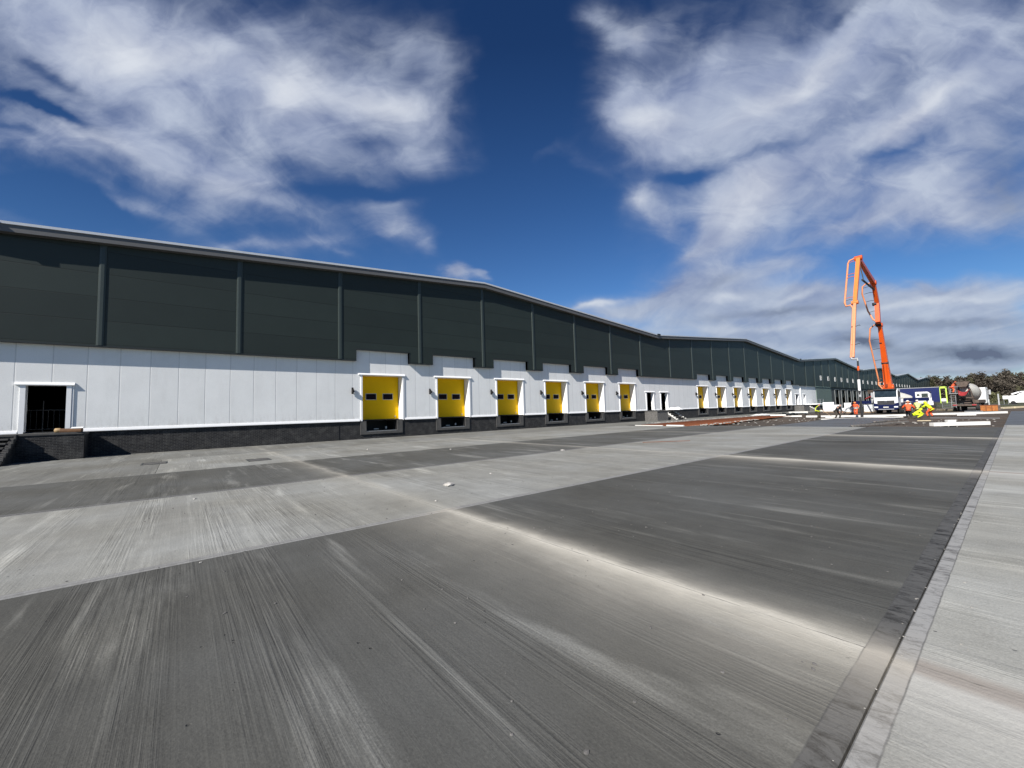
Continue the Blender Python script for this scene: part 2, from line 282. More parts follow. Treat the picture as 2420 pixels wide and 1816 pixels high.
# ================================================================== GROUND
JY = (3.43, 13.39, 24.62)        # saw-cut joints across the yard
def slab_mat(name, tone, near=None, edge=None, wet=0, joints=JY, seed=0.0, brown=0, fade=1.0, patch=.5, fs=.9, dbl=0):
    """brushed concrete. tone: base albedo; near: list of (x_centre, half width, albedo mult) trowelled margins"""
    m, t, b = newmat(name)
    P = t.pos(); x, y, z = t.sep(P)
    xs = t.m('ADD', x, seed)
    v_str = t.xyz(t.m('MULTIPLY', xs, .30), t.m('MULTIPLY', y, 14.0), seed)
    v_wid = t.xyz(t.m('MULTIPLY', xs, .16), t.m('MULTIPLY', y, .95), seed)
    v_fin = t.xyz(t.m('MULTIPLY', xs, .7), t.m('MULTIPLY', y, 52.0), seed)
    v_blo = t.xyz(t.m('MULTIPLY', xs, .30), t.m('MULTIPLY', y, 2.1), seed+4)
    s1 = t.noise(v_str, 1, 6, .62); s2 = t.noise(v_wid, 1, 4, .55); s3 = t.noise(v_fin, 1, 4, .6); bl = t.noise(v_blo, 1, 5, .6, .3)
    sp = t.noise(P, 60, 4, .75); mo = t.noise(P, 2.6, 6, .7); big = t.noise(P, .35, 3, .5)
    grp = t.ramp(t.noise(t.xyz(t.m('MULTIPLY', xs, .10), t.m('MULTIPLY', y, 1.7), seed+2), 1, 4, .55), .44, .62, .12, 1.25, True)
    k = t.m('ADD', t.m('MULTIPLY', t.m('MULTIPLY', t.m('SUBTRACT', s1, .5), .55), grp), t.m('MULTIPLY', t.m('SUBTRACT', s2, .5), .6))
    k = t.m('ADD', k, t.m('MULTIPLY', t.m('MULTIPLY', t.m('SUBTRACT', s3, .5), 1.35), grp)); k = t.m('ADD', k, t.m('ADD', t.m('MULTIPLY', t.m('SUBTRACT', sp, .5), 1.1), t.m('MULTIPLY', t.m('SUBTRACT', mo, .5), .55)))
    k = t.m('ADD', k, t.m('MULTIPLY', t.m('SUBTRACT', big, .5), .9))
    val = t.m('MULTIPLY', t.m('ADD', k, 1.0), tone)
    # pale bloom patches stretched along the brush marks
    pt = t.m('MULTIPLY', t.ramp(bl, .53, .74, 0, 1, True), t.ramp(t.m('ADD', t.m('MULTIPLY', s1, .6), t.m('MULTIPLY', sp, .4)), .38, .6, .25, 1.15))
    chalk = t.noise(t.xyz(t.m('MULTIPLY', xs, .09), t.m('MULTIPLY', y, 2.6), seed+8), 1, 5, .6)
    ck = t.m('MULTIPLY', t.ramp(chalk, .60, .72, 0, 1, True), t.ramp(t.noise(t.xyz(t.m('MULTIPLY', xs, .5), t.m('MULTIPLY', y, .5), seed), 1, 3), .42, .62, .1, 1))
    pt = t.m('ADD', pt, t.m('MULTIPLY', ck, .8))
    val = t.m('ADD', val, t.m('MULTIPLY', pt, patch*.17))
    colr = t.mix(t.ramp(big, .35, .65), (1.0, .985, .88, 1), (.985, 1.0, .95, 1))
    # pale dusty fade on both sides of every saw cut, longer on the near side
    wob = t.m('MULTIPLY', t.m('SUBTRACT', t.noise(t.xyz(t.m('MULTIPLY', x, .7), y, seed), 1.2, 4, .6), .5), .55)
    fd = None; ln = None
    for j in joints:
        e = t.m('SUBTRACT', y, j)
        e2 = t.m('ADD', e, wob)
        a = t.m('ADD', t.m('MULTIPLY', t.m('MAXIMUM', e2, 0.0), 1/.15/fade), t.m('MULTIPLY', t.m('MAXIMUM', t.m('MULTIPLY', e2, -1.0), 0.0), 1/.50/fade))
        q = t.m('POWER', math.e, t.m('MULTIPLY', a, -1.0))
        fd = q if fd is None else t.m('MAXIMUM', fd, q)
        w = t.m('LESS_THAN', t.m('ABSOLUTE', t.m('ADD', e, t.m('MULTIPLY', t.m('SUBTRACT', t.noise(P, 9, 2), .5), .02))), .007)
        ln = w if ln is None else t.m('MAXIMUM', ln, w)
    if brown:
        br = None
        for j in joints:
            q = t.ramp(t.m('ABSOLUTE', t.m('ADD', t.m('SUBTRACT', y, j), t.m('MULTIPLY', wob, .3))), .05, .17, 1, 0, True)
            br = q if br is None else t.m('MAXIMUM', br, q)
    val = t.mix(1.0, t.xyz(val, val, val), colr, 'MULTIPLY')
    if joints:
        irr = t.ramp(t.noise(t.xyz(t.m('MULTIPLY', x, .8), t.m('MULTIPLY', y, .8), seed+1), 1, 5, .6), .3, .6, .6, 1.0)
        val = t.mix(t.m('MULTIPLY', t.m('MULTIPLY', fd, irr), fs), val, (.46, .435, .375, 1) if not brown else (.50, .49, .46, 1))
        core = None
        for j in joints:
            q = t.m('POWER', math.e, t.m('MULTIPLY', t.m('ABSOLUTE', t.m('ADD', t.m('SUBTRACT', y, j), t.m('MULTIPLY', wob, .12))), -16.0)); core = q if core is None else t.m('MAXIMUM', core, q)
        val = t.mix(t.m('MULTIPLY', t.m('MULTIPLY', core, t.ramp(mo, .35, .6, .3, 1)), .75*fs), val, (.56, .535, .47, 1))
        if brown: val = t.mix(t.m('MULTIPLY', br, .75), val, (.235, .205, .18, 1))
        val = t.mix(t.m('MULTIPLY', ln, t.ramp(mo, .4, .6, .1, .75)), val, (.10, .095, .085, 1))
    rough = .82
    h = t.m('ADD', t.m('MULTIPLY', t.m('MULTIPLY', s3, grp), 1.6), t.m('ADD', t.m('MULTIPLY', s1, .7), t.m('ADD', t.m('MULTIPLY', sp, .55), t.m('MULTIPLY', t.noise(P, 22, 4, .6), .8))))
    mg = None
    for xc, hw, mult, pat in (edge or []):
        wv = t.m('ADD', t.m('ABSOLUTE', t.m('SUBTRACT', x, xc)), t.m('MULTIPLY', t.m('SUBTRACT', t.noise(P, 7, 3), .5), .012))
        q = t.ramp(wv, hw-.004, hw+.004, 1, 0)
        w2 = t.m('ADD', t.m('MULTIPLY', t.noise(t.xyz(t.m('MULTIPLY', x, 1.4), t.m('MULTIPLY', y, 3.2), 9), 3.2, 7, .75, .8), .7), t.m('ADD', t.m('MULTIPLY', mo, .25), t.m('MULTIPLY', sp, .15)))
        mv = t.m('MULTIPLY', t.ramp(w2, .43, .57, mult*(1-pat), mult*(1+pat)), tone)
        mc = t.mix(1.0, t.xyz(mv, mv, mv), (1.0, 1.0, .98, 1), 'MULTIPLY')
        if joints: mc = t.mix(t.m('MULTIPLY', fd, .9), mc, (.42, .39, .335, 1))
        val = t.mix(q, val, mc)
        rim = t.ramp(t.m('ABSOLUTE', t.m('SUBTRACT', wv, hw)), 0, .007, 1, 0)
        val = t.mix(t.m('MULTIPLY', rim, t.ramp(mo, .35, .6, .15, .6)), val, (.05, .05, .05, 1))
        if dbl:
            gl = t.ramp(t.m('ABSOLUTE', t.m('SUBTRACT', wv, hw*.15)), 0, .006, 1, 0)
            val = t.mix(t.m('MULTIPLY', gl, .6), val, (.045, .045, .04, 1))
        mg = q if mg is None else t.m('MAXIMUM', mg, q)
    if mg is not None:
        h = t.m('MULTIPLY', h, t.m('SUBTRACT', 1.0, t.m('MULTIPLY', mg, .45)))
    # little pits
    vo = t.new('ShaderNodeTexVoronoi'); t.set(vo.inputs['Vector'], P); vo.inputs['Scale'].default_value = 7; 
    pit = t.m('MULTIPLY', t.ramp(vo.outputs['Distance'], .05, .09, 1, 0), t.ramp(t.noise(P, 1.7, 2), .52, .6))
    val = t.mix(t.m('MULTIPLY', pit, .65), val, (.03, .03, .028, 1))
    t.set(b.inputs['Base Color'], val)
    if wet:
        t.set(b.inputs['Roughness'], t.ramp(bl, .35, .6, .32, .6)); b.inputs['Specular IOR Level'].default_value = .5
    else:
        b.inputs['Roughness'].default_value = rough; b.inputs['Specular IOR Level'].default_value = .25
    bump(t, b, t.m('SUBTRACT', h, t.m('MULTIPLY', pit, 1.5)), .75 if not wet else .3, .006)
    return m

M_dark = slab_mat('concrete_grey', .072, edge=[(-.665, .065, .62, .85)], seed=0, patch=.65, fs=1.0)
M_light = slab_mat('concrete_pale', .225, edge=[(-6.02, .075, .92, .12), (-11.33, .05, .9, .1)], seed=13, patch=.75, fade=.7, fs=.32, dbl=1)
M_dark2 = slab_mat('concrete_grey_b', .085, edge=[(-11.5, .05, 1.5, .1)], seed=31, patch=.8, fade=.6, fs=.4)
M_light2 = slab_mat('concrete_pale_b', .21, seed=47, patch=.9, fade=.6, fs=.3)
M_mid = slab_mat('concrete_mid', .15, seed=61, patch=.7, fade=.6, fs=.15)
M_mid2 = slab_mat('concrete_mid_b', .15, seed=55, patch=.6, joints=())
M_right = slab_mat('concrete_right', .27, edge=[(-.545, .05, .68, .5)], seed=77, patch=.9, brown=1, fade=1.1)
M_wet = slab_mat('concrete_fresh', .085, seed=90, wet=1, joints=(), patch=.1)

def slab(x0, x1, y0, y1, mat, ragged=False, top=0.0):
    """one poured strip, eased arrises"""
    mb = MB(); e = .008; z0 = -.22
    if not ragged:
        prof = [(x0, z0), (x0, top-e), (x0+e, top), (x1-e, top), (x1, top-e), (x1, z0)]
        n = len(prof)
        v = [(p[0], y0, p[1]) for p in prof]+[(p[0], y1, p[1]) for p in prof]
        mb.add(v, [tuple(range(n)), tuple(range(2*n-1, n-1, -1))]+[(i, i+n, (i+1) % n+n, (i+1) % n) for i in range(n)])
    o = mb.build('pavement', mat); tag(o, kind='structure'); return o
g_ = .005
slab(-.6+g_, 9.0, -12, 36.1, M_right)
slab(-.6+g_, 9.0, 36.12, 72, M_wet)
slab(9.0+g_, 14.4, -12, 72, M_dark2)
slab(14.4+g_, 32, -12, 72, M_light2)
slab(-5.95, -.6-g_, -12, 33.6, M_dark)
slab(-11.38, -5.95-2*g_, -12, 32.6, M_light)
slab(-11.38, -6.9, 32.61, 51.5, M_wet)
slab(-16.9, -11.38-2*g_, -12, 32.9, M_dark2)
slab(-23.0, -16.9-g_, -12, -.6, M_mid2)
slab(-23.0, -16.9-g_, -.59, 31.9, M_light2)
slab(-29.4, -23.0-g_, -12, 36.5, M_mid)
slab(-29.4, -23.0-g_, 36.52, 112, M_mid, top=-.02)

def soil_mat(name, c0, c1, scale=1.2, c2=None):
    m, t, b = newmat(name); P = t.pos()
    n1 = t.noise(P, scale, 8, .68, .4); n2 = t.noise(P, scale*14, 5, .7); n3 = t.noise(P, scale*.16, 4, .5)
    c = t.mix(t.ramp(t.m('ADD', t.m('MULTIPLY', n1, .6), t.m('MULTIPLY', n2, .4)), .36, .62), c0, c1)
    if c2: c = t.mix(t.ramp(n3, .45, .6), c, t.mix(n2, c2, c0))
    t.set(b.inputs['Base Color'], c); b.inputs['Roughness'].default_value = .95; b.inputs['Specular IOR Level'].default_value = .15
    bump(t, b, t.m('ADD', n1, t.m('MULTIPLY', n2, .5)), .9, .05)
    return m
M_soil = soil_mat('earth', (.045, .034, .026, 1), (.13, .105, .085, 1), 1.0, (.10, .09, .08, 1))
M_gravel = soil_mat('gravel', (.10, .095, .088, 1), (.30, .29, .275, 1), 3.0)
M_rustsoil = soil_mat('rust stained blinding', (.17, .055, .024, 1), (.30, .105, .045, 1), 1.5)
M_grass = soil_mat('grass', (.04, .05, .022, 1), (.09, .10, .05, 1), .6, (.12, .105, .075, 1))
# ground : one sheet to the horizon, worked earth close by
mb = MB(); mb.add([(-1500, -1500, -.21), (1500, -1500, -.21), (1500, 3000, -.21), (-1500, 3000, -.21)], [(0, 1, 2, 3)])
tag(mb.build('ground', M_soil), kind='structure')
def patch(name, pts, z, mat, amp=0.0, res=.5, seed=0):
    """a draped patch of worked ground inside a polygon, fading to its edge"""
    xs = [p[0] for p in pts]; ys = [p[1] for p in pts]
    rnd = random.Random(seed); mb = MB(); vid = {}; v = []; f = []
    def inside(x, y):
        c = False; n = len(pts)
        for i in range(n):
            x1, y1 = pts[i]; x2, y2 = pts[(i+1) % n]
            if (y1 > y) != (y2 > y) and x < (x2-x1)*(y-y1)/(y2-y1)+x1: c = not c
        return c
    nx = int((max(xs)-min(xs))/res)+1; ny = int((max(ys)-min(ys))/res)+1
    from mathutils import noise as MN
    def V(i, j):
        if (i, j) not in vid:
            x = min(xs)+i*res; y = min(ys)+j*res
            h = MN.fractal(Vector((x*.45+seed, y*.45, seed)), .8, 2.1, 5)*amp+MN.noise(Vector((x*2.6, y*2.6, seed)))*amp*.45
            vid[(i, j)] = len(v); v.append((x+rnd.uniform(-.12, .12)*res, y+rnd.uniform(-.12, .12)*res, z+h))
        return vid[(i, j)]
    for i in range(nx):
        for j in range(ny):
            if inside(min(xs)+(i+.5)*res, min(ys)+(j+.5)*res):
                f.append((V(i, j), V(i+1, j), V(i+1, j+1), V(i, j+1)))
    mb.add(v, f, True); return tag(mb.build(name, mat), kind='structure')
patch('soil', [(-23, 32), (-11.4, 33), (-11.3, 52), (-7, 52.5), (-4, 56), (-4, 75), (-23, 75)], -.17, M_soil, .06, .4, 1)
patch('soil', [(-6.9, 33.3), (-.7, 33.4), (-.7, 75), (-6.9, 75)], -.165, M_soil, .06, .35, 2)
patch('gravel_path', [(-24.2, 37), (-22.6, 36), (-22.9, 64), (-24.6, 66)], .0, M_gravel, .05, .3, 3)
# far verge, road and grass beyond the site
mb = MB(); mb.add([(-26, 120, -.2), (300, 120, -.2), (300, 900, -.2), (-26, 900, -.2)], [(0, 1, 2, 3)]); tag(mb.build('grass_field', M_grass), kind='structure')
M_tar = flatmat('tarmac', (.055, .055, .058, 1), .85, var=.25, scale=.5)
mb = MB(); mb.box(-22, 260, 150, 162, -.3, -.16); tag(mb.build('road', M_tar), kind='structure')
M_kerb = flatmat('pale kerb stone', (.42, .38, .30, 1), .8, var=.2, scale=1.5)

# ================================================================== WAREHOUSE
XW = -29.07; XC = -28.79; XR = -28.40; XB = -95.0
CY0 = -60.0
RIDGE = [(20.3+54.45*i, 12.82) for i in range(-2, 6)]
VAL = [(-7.0+54.45*i, 10.84) for i in range(-1, 6)]
prof = sorted(RIDGE+VAL)
def roofz(y):
    for (a, za), (b_, zb) in zip(prof, prof[1:]):
        if a <= y <= b_: return za+(zb-za)*(y-a)/(b_-a)
    return prof[-1][1]
def wallmat(name, col, pitch, y0, wid, depth=.6, rough=.45, var=.03, spec=.5, dirt=0, horiz=None, bumpy=.05, darken=.55):
    m, t, b = newmat(name); P = t.pos(); x, y, z = t.sep(P)
    n1 = t.noise(P, .8, 4, .6); n2 = t.noise(P, 26, 4, .65); n3 = t.noise(t.vm('MULTIPLY', P, (1, 1.5, .25)), 1.2, 5, .65)
    c = t.mix(t.ramp(t.m('ADD', t.m('MULTIPLY', n1, .5), t.m('MULTIPLY', n2, .5)), .38, .62), tuple(v*(1-var*1.6) for v in col[:3])+(1,), tuple(min(1, v*(1+var)) for v in col[:3])+(1,))
    if pitch:
        ph = t.m('MODULO', t.m('ADD', t.m('SUBTRACT', y, y0), 6000.0*pitch), pitch)
        dd = t.m('MINIMUM', ph, t.m('SUBTRACT', pitch, ph))
        wobble = t.m('MULTIPLY', t.m('SUBTRACT', t.noise(P, 6, 3), .5), wid*.6)
        l = t.ramp(t.m('ADD', dd, wobble), wid*.35, wid, 1, 0)
    if horiz:
        hp, h0 = horiz
        ph = t.m('MODULO', t.m('ADD', t.m('SUBTRACT', z, h0), 600.0*hp), hp)
        dd2 = t.m('MINIMUM', ph, t.m('SUBTRACT', hp, ph))
        l2 = t.ramp(dd2, .008, .02, 1, 0)
        l = l2 if not pitch else t.m('MAXIMUM', l, l2)
    if pitch:
        cell = t.m('FLOOR', t.m('DIVIDE', t.m('SUBTRACT', y, y0), pitch)); wn = t.new('ShaderNodeTexWhiteNoise', noise_dimensions='1D'); t.set(wn.inputs['W'], cell)
        tv = t.ramp(wn.outputs['Value'], 0, 1, .945, 1.0); c = t.mix(1.0, c, t.xyz(tv, tv, tv), 'MULTIPLY')
    else:
        cell = t.m('ADD', t.m('FLOOR', t.m('DIVIDE', t.m('SUBTRACT', y, 2.58), 5.95)), t.m('MULTIPLY', t.m('FLOOR', t.m('DIVIDE', t.m('SUBTRACT', z, horiz[1]), horiz[0])), 17.0)); wn = t.new('ShaderNodeTexWhiteNoise', noise_dimensions='1D'); t.set(wn.inputs['W'], cell)
        tv = t.ramp(wn.outputs['Value'], 0, 1, .86, 1.1); c = t.mix(1.0, c, t.xyz(tv, tv, tv), 'MULTIPLY')
    if dirt:
        sp_ = t.new('ShaderNodeTexVoronoi'); t.set(sp_.inputs['Vector'], P); sp_.inputs['Scale'].default_value = 1.6
        dot_ = t.m('MULTIPLY', t.ramp(sp_.outputs['Distance'], .015, .03, 1, 0), t.ramp(n1, .45, .5))
        c = t.mix(t.m('MULTIPLY', dot_, .6), c, (.2, .2, .2, 1))
        spl = t.m('MULTIPLY', t.ramp(z, 1.3, 2.0, 1, 0), t.ramp(t.noise(t.vm('MULTIPLY', P, (1, 2, .8)), 3, 6, .7), .45, .68))
        c = t.mix(t.m('MULTIPLY', spl, .35), c, (.38, .36, .32, 1))
    c = t.mix(t.m('MULTIPLY', l, depth), c, tuple(v*(1-darken) for v in col[:3])+(1,))
    if dirt: c = t.mix(t.m('MULTIPLY', t.ramp(n3, .52, .75), dirt), c, (.30, .28, .25, 1))
    t.set(b.inputs['Base Color'], c); b.inputs['Roughness'].default_value = rough; b.inputs['Specular IOR Level'].default_value = spec
    bump(t, b, t.m('SUBTRACT', t.m('MULTIPLY', n2, bumpy*6), l), .35, .012)
    return m
M_white = wallmat('white insulated panel', (.85, .855, .84, 1), 1.178, -6.03, .028, .55, .5, .035, dirt=.10, darken=.38)
M_clad = wallmat('dark green grey cladding', (.024, .033, .029, 1), None, 0, 0, .8, .5, .05, .35, horiz=(1.205, 6.79), bumpy=.01)
M_clad2 = wallmat('dark ribbed cladding', (.027, .037, .033, 1), .99, .3, .03, .6, .5, .06, .35, horiz=(1.205, 6.79), bumpy=.01)
M_greenpan = wallmat('grey green sheeting', (.14, .185, .165, 1), .5, .1, .03, .5, .6, .05, .3)
M_trim = flatmat('white flashing', (.86, .86, .86, 1), .35, var=.03)
M_rooftrim = flatmat('roof edge flashing', (.55, .58, .62, 1), .3, var=.05)
M_fascia = flatmat('grey soffit flashing', (.115, .115, .115, 1), .5, var=.05)
M_clt = flatmat('dark flashing', (.018, .023, .024, 1), .5, var=.05)
M_rib = flatmat('cladding joint cover', (.038, .050, .045, 1), .42, var=.05)
M_yel = flatmat('yellow door panel', (.84, .49, .0, 1), .5, spec=.15, var=.03, scale=1.2)
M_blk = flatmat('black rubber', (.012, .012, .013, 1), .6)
M_glass_d = flatmat('dark door glazing', (.014, .010, .012, 1), .6, var=.3, spec=.02)
M_steel = flatmat('galvanised steel', (.42, .43, .44, 1), .45, .6, .12, 6)
M_conc = flatmat('cast concrete', (.075, .073, .07, 1), .85, var=.35, scale=2.2, dirt=.15)
M_int = flatmat('dark interior', (.05, .05, .05, 1), .9, var=.2)
M_roof = flatmat('grey roof sheet', (.30, .32, .34, 1), .45, var=.06)
M_box = flatmat('flood lamp housing', (.008, .008, .009, 1), .7, spec=.2)
M_lens = flatmat('lamp glass', (.3, .32, .34, 1), .1)
def brickmat(name, c1=(.007, .007, .009, 1), c2=(.022, .022, .025, 1), mort=(.065, .065, .063, 1), axis='y'):
    m, t, b = newmat(name); P = t.pos(); x, y, z = t.sep(P)
    br = t.new('ShaderNodeTexBrick'); t.set(br.inputs['Vector'], t.xyz(t.m('ADD', y, x), z, 0))
    br.inputs['Color1'].default_value = c1; br.inputs['Color2'].default_value = c2; br.inputs['Mortar'].default_value = mort
    br.inputs['Scale'].default_value = 1; br.inputs['Brick Width'].default_value = .225; br.inputs['Row Height'].default_value = .075
    br.inputs['Mortar Size'].default_value = .0075; br.inputs['Mortar Smooth'].default_value = .2; br.inputs['Bias'].default_value = -.2
    n = t.noise(P, 2.2, 5, .65); n2 = t.noise(P, 40, 3, .6)
    c = t.mix(t.m('MULTIPLY', t.ramp(n, .48, .72), .30), br.outputs['Color'], (.15, .145, .135, 1))
    c = t.mix(t.m('MULTIPLY', t.ramp(n2, .5, .7), .25), c, (.09, .09, .09, 1))
    t.set(b.inputs['Base Color'], c); b.inputs['Roughness'].default_value = .75; b.inputs['Specular IOR Level'].default_value = .3
    bump(t, b, t.m('SUBTRACT', t.m('MULTIPLY', n2, .3), br.outputs['Fac']), .6, .008)
    return m
M_brick = brickmat('dark engineering brick')
M_brick2 = brickmat('grey brick', (.05, .048, .046, 1), (.11, .105, .10, 1), (.26, .25, .24, 1))

def holed(y0, y1, z0, z1, holes, x, mb, ztop=None):
    """flat skin facing +X with rectangular openings"""
    ys = sorted({y0, y1, *[h[0] for h in holes], *[h[1] for h in holes]}); ys = [q for q in ys if y0 <= q <= y1]
    zs = sorted({z0, z1, *[h[2] for h in holes], *[h[3] for h in holes]}); zs = [q for q in zs if z0 <= q <= z1]
    for a, b_ in zip(ys, ys[1:]):
        for c, e in zip(zs, zs[1:]):
            my, mz = (a+b_)/2, (c+e)/2
            if any(h[0] < my < h[1] and h[2] < mz < h[3] for h in holes): continue
            mb.add([(x, a, c), (x, b_, c), (x, b_, e), (x, a, e)], [(0, 1, 2, 3)])
PT = 1.30                                  # plinth top / dock level
docks = [9.93+5.945*k for k in range(6)]+[58.12+5.98*k for k in range(7)]
DW, DH, DEP = 2.98, 3.20, .70
pdoors = [(-5.67, -4.36, 3.50), (45.1, 46.62, 3.52), (48.35, 49.92, 3.52), (99.45, 101.3, 3.5)]
pdoors_far = [(104.3, 105.7, 3.5)]
NEAR_END = 102.2

def shell(parent, ya, yb, holes_w, pits, notches, lowz, white_end, names=True, rib_ys=(), mat_c=None, white_from=None):
    """white wall, brick plinth, dark upper cladding with stepped foot, roof"""
    # --- plinth
    mb = MB(); holed(ya, yb, -.25, PT, [(a, b_, c, e) for a, b_, c, e in pits], XW-.03, mb)
    for a, b_, c, e in pits:
        pass
    mb.build('brick_plinth', M_brick, parent)
    # --- white wall
    mb = MB(); wf = ya if white_from is None else white_from
    holed(wf, white_end, PT, 6.6, holes_w, XW, mb)
    mb.build('white_wall', M_white, parent)
    # bottom drip flashing, broken at dock doors
    mb = MB(); segs = []; y = wf
    for a, b_, c, e in sorted(holes_w):
        segs.append((y, a-.2)); y = b_+.2
    segs.append((y, white_end))
    for a, b_ in segs:
        if b_ > a: MB().prism([(XW+.002, PT+.10), (XW+.03, PT+.09), (XW+.065, PT-.02), (XW+.065, PT-.055), (XW+.002, PT-.05)], 'y', a, b_).build('drip_flashing', M_trim, parent)
    # --- dark cladding with stepped foot
    ys = {ya, yb}
    for a, b_ in notches: ys |= {a, b_}
    for p in prof:
        if ya < p[0] < yb: ys.add(p[0])
    ys = sorted(ys); mb = MB()
    def zb(y): return 6.32 if any(a < y < b_ for a, b_ in notches) else lowz
    for a, b_ in zip(ys, ys[1:]):
        c = zb((a+b_)/2)
        mb.add([(XC, a, c), (XC, b_, c), (XC, b_, roofz(b_)), (XC, a, roofz(a))], [(0, 1, 2, 3)])
        mb.add([(XW-.1, a, c), (XW-.1, b_, c), (XC, b_, c), (XC, a, c)], [(0, 1, 2, 3)])
    for q in ys[1:-1]:
        l, r_ = zb(q-.01), zb(q+.01)
        if l != r_:
            c, e = min(l, r_), max(l, r_)
            mb.add([(XW-.1, q, c), (XC, q, c), (XC, q, e), (XW-.1, q, e)], [(0, 1, 2, 3)])
    for q in (ya, yb): mb.add([(XW-.1, q, lowz), (XC, q, lowz), (XC, q, roofz(q)), (XW-.1, q, roofz(q))], [(0, 1, 2, 3)])
    mb.build('dark_cladding', mat_c or M_clad, parent)
    # dark foot flashing
    mb = MB()
    for a, b_ in zip(ys, ys[1:]):
        c = zb((a+b_)/2)
        mb.box(XW+.02, XC+.035, a-(.03 if c > lowz else -.0), b_+(.03 if c > lowz else 0), c-.055, c+.0)
    for a, b_ in notches:
        for q, s_ in ((a, -1), (b_, 1)):
            mb.box(XW+.02, XC+.012, min(q, q+s_*.035), max(q, q+s_*.035), lowz-.05, 6.30)
    mb.build('foot_flashing', M_clt, parent)
    # ribs
    for q in rib_ys:
        mb = MB(); zt = min(roofz(q-.12), roofz(q+.12))-.02; zl = zb(q)+.01
        mb.prism([(XC-.01, q-.15), (XC+.035, q-.13), (XC+.05, q-.06), (XC+.05, q+.06), (XC+.03, q+.13), (XC-.01, q+.15)], 'z', zl, zt)
        mb.build('joint_cover', M_rib, parent)

# ---- near warehouse
ware = empty('warehouse', (XW, 20, 0), 0, 'long white panelled warehouse with dark upper cladding and yellow dock doors', 'warehouse')
ware.location = (0, 0, 0)
holes_w = [(d_, d_+DW, PT, PT+DH) for d_ in docks]+[(a, b_, PT, z) for a, b_, z in pdoors]
pits = [(d_+.27, d_+2.56, .50, PT) for d_ in docks]
notches = [(d_-.50, d_+3.46) for d_ in docks]
ribs_near = [-15.2, -9.2, -3.25, 2.58, 8.36, 14.29, 20.25, 26.14, 32, 37.96, 43.85, 50.6, 56.55, 62.6, 68.6, 74.5, 80.4, 86.4, 92.8, 98.6]
shell(ware, -24, NEAR_END, holes_w, pits, notches, 5.52, NEAR_END, rib_ys=ribs_near)
# roof + end/back walls near
def roof(parent, ya, yb, x1=XB):
    ys = sorted({ya, yb, *[p[0] for p in prof if ya < p[0] < yb]}); mb = MB()
    for a, b_ in zip(ys, ys[1:]):
        mb.add([(XR, a, roofz(a)), (XR, b_, roofz(b_)), (x1, b_, roofz(b_)), (x1, a, roofz(a))], [(0, 1, 2, 3)])
    mb.build('roof', M_roof, parent)
    mb = MB()
    for a, b_ in zip(ys, ys[1:]):
        za, zb_ = roofz(a), roofz(b_)
        for x0, x1_, lo, hi in ((XC-.02, XR-.02, -.40, -.06),):
            v = [(x, y, z+q) for y, z in ((a, za), (b_, zb_)) for q in (lo, hi) for x in (x0, x1_)]
            mb.add(v, [(0, 1, 3, 2), (4, 6, 7, 5), (0, 4, 5, 1), (2, 3, 7, 6), (0, 2, 6, 4), (1, 5, 7, 3)])
    mb.build('fascia', M_fascia, parent)
    mb = MB()
    for a, b_ in zip(ys, ys[1:]):
        za, zb_ = roofz(a), roofz(b_)
        x0, x1_, lo, hi = XC-.1, XR+.03, -.055, .07
        v = [(x, y, z+q) for y, z in ((a, za), (b_, zb_)) for q in (lo, hi) for x in (x0, x1_)]
        mb.add(v, [(0, 1, 3, 2), (4, 6, 7, 5), (0, 4, 5, 1), (2, 3, 7, 6), (0, 2, 6, 4), (1, 5, 7, 3)])
    mb.build('roof_edge', M_rooftrim, parent)
roof(ware, -24, NEAR_END)
mb = MB()
mb.add([(XW-.1, -24, -.2), (XB, -24, -.2), (XB, -24, 13), (XW-.1, -24, 13)], [(0, 1, 2, 3)])
mb.add([(XB, -24, -.2), (XB, NEAR_END, -.2), (XB, NEAR_END, 13), (XB, -24, 13)], [(0, 1, 2, 3)])
mb.add([(XW-.1, -24, PT-.02), (XW-.1, NEAR_END, PT-.02), (XB, NEAR_END, PT-.02), (XB, -24, PT-.02)], [(0, 1, 2, 3)])
mb.add([(XW-.1, NEAR_END, -.2), (XB, NEAR_END, -.2), (XB, NEAR_END, 10.6), (XW-.1, NEAR_END, 10.6)], [(0, 1, 2, 3)])
mb.build('inner_shell', M_int, ware)
# valley outlets
for vy, vz in VAL:
    if -24 < vy < NEAR_END:
        MB().box(XR-.02, XR+.16, vy-.28, vy+.28, vz-.02, vz+.16).build('gutter_outlet', M_clt, ware)
# movement joints in the plinth
for q in (8.35, 32.1): MB().box(XW-.04, XW-.012, q-.012, q+.012, 0, PT-.06).build('movement_joint', M_blk, ware)

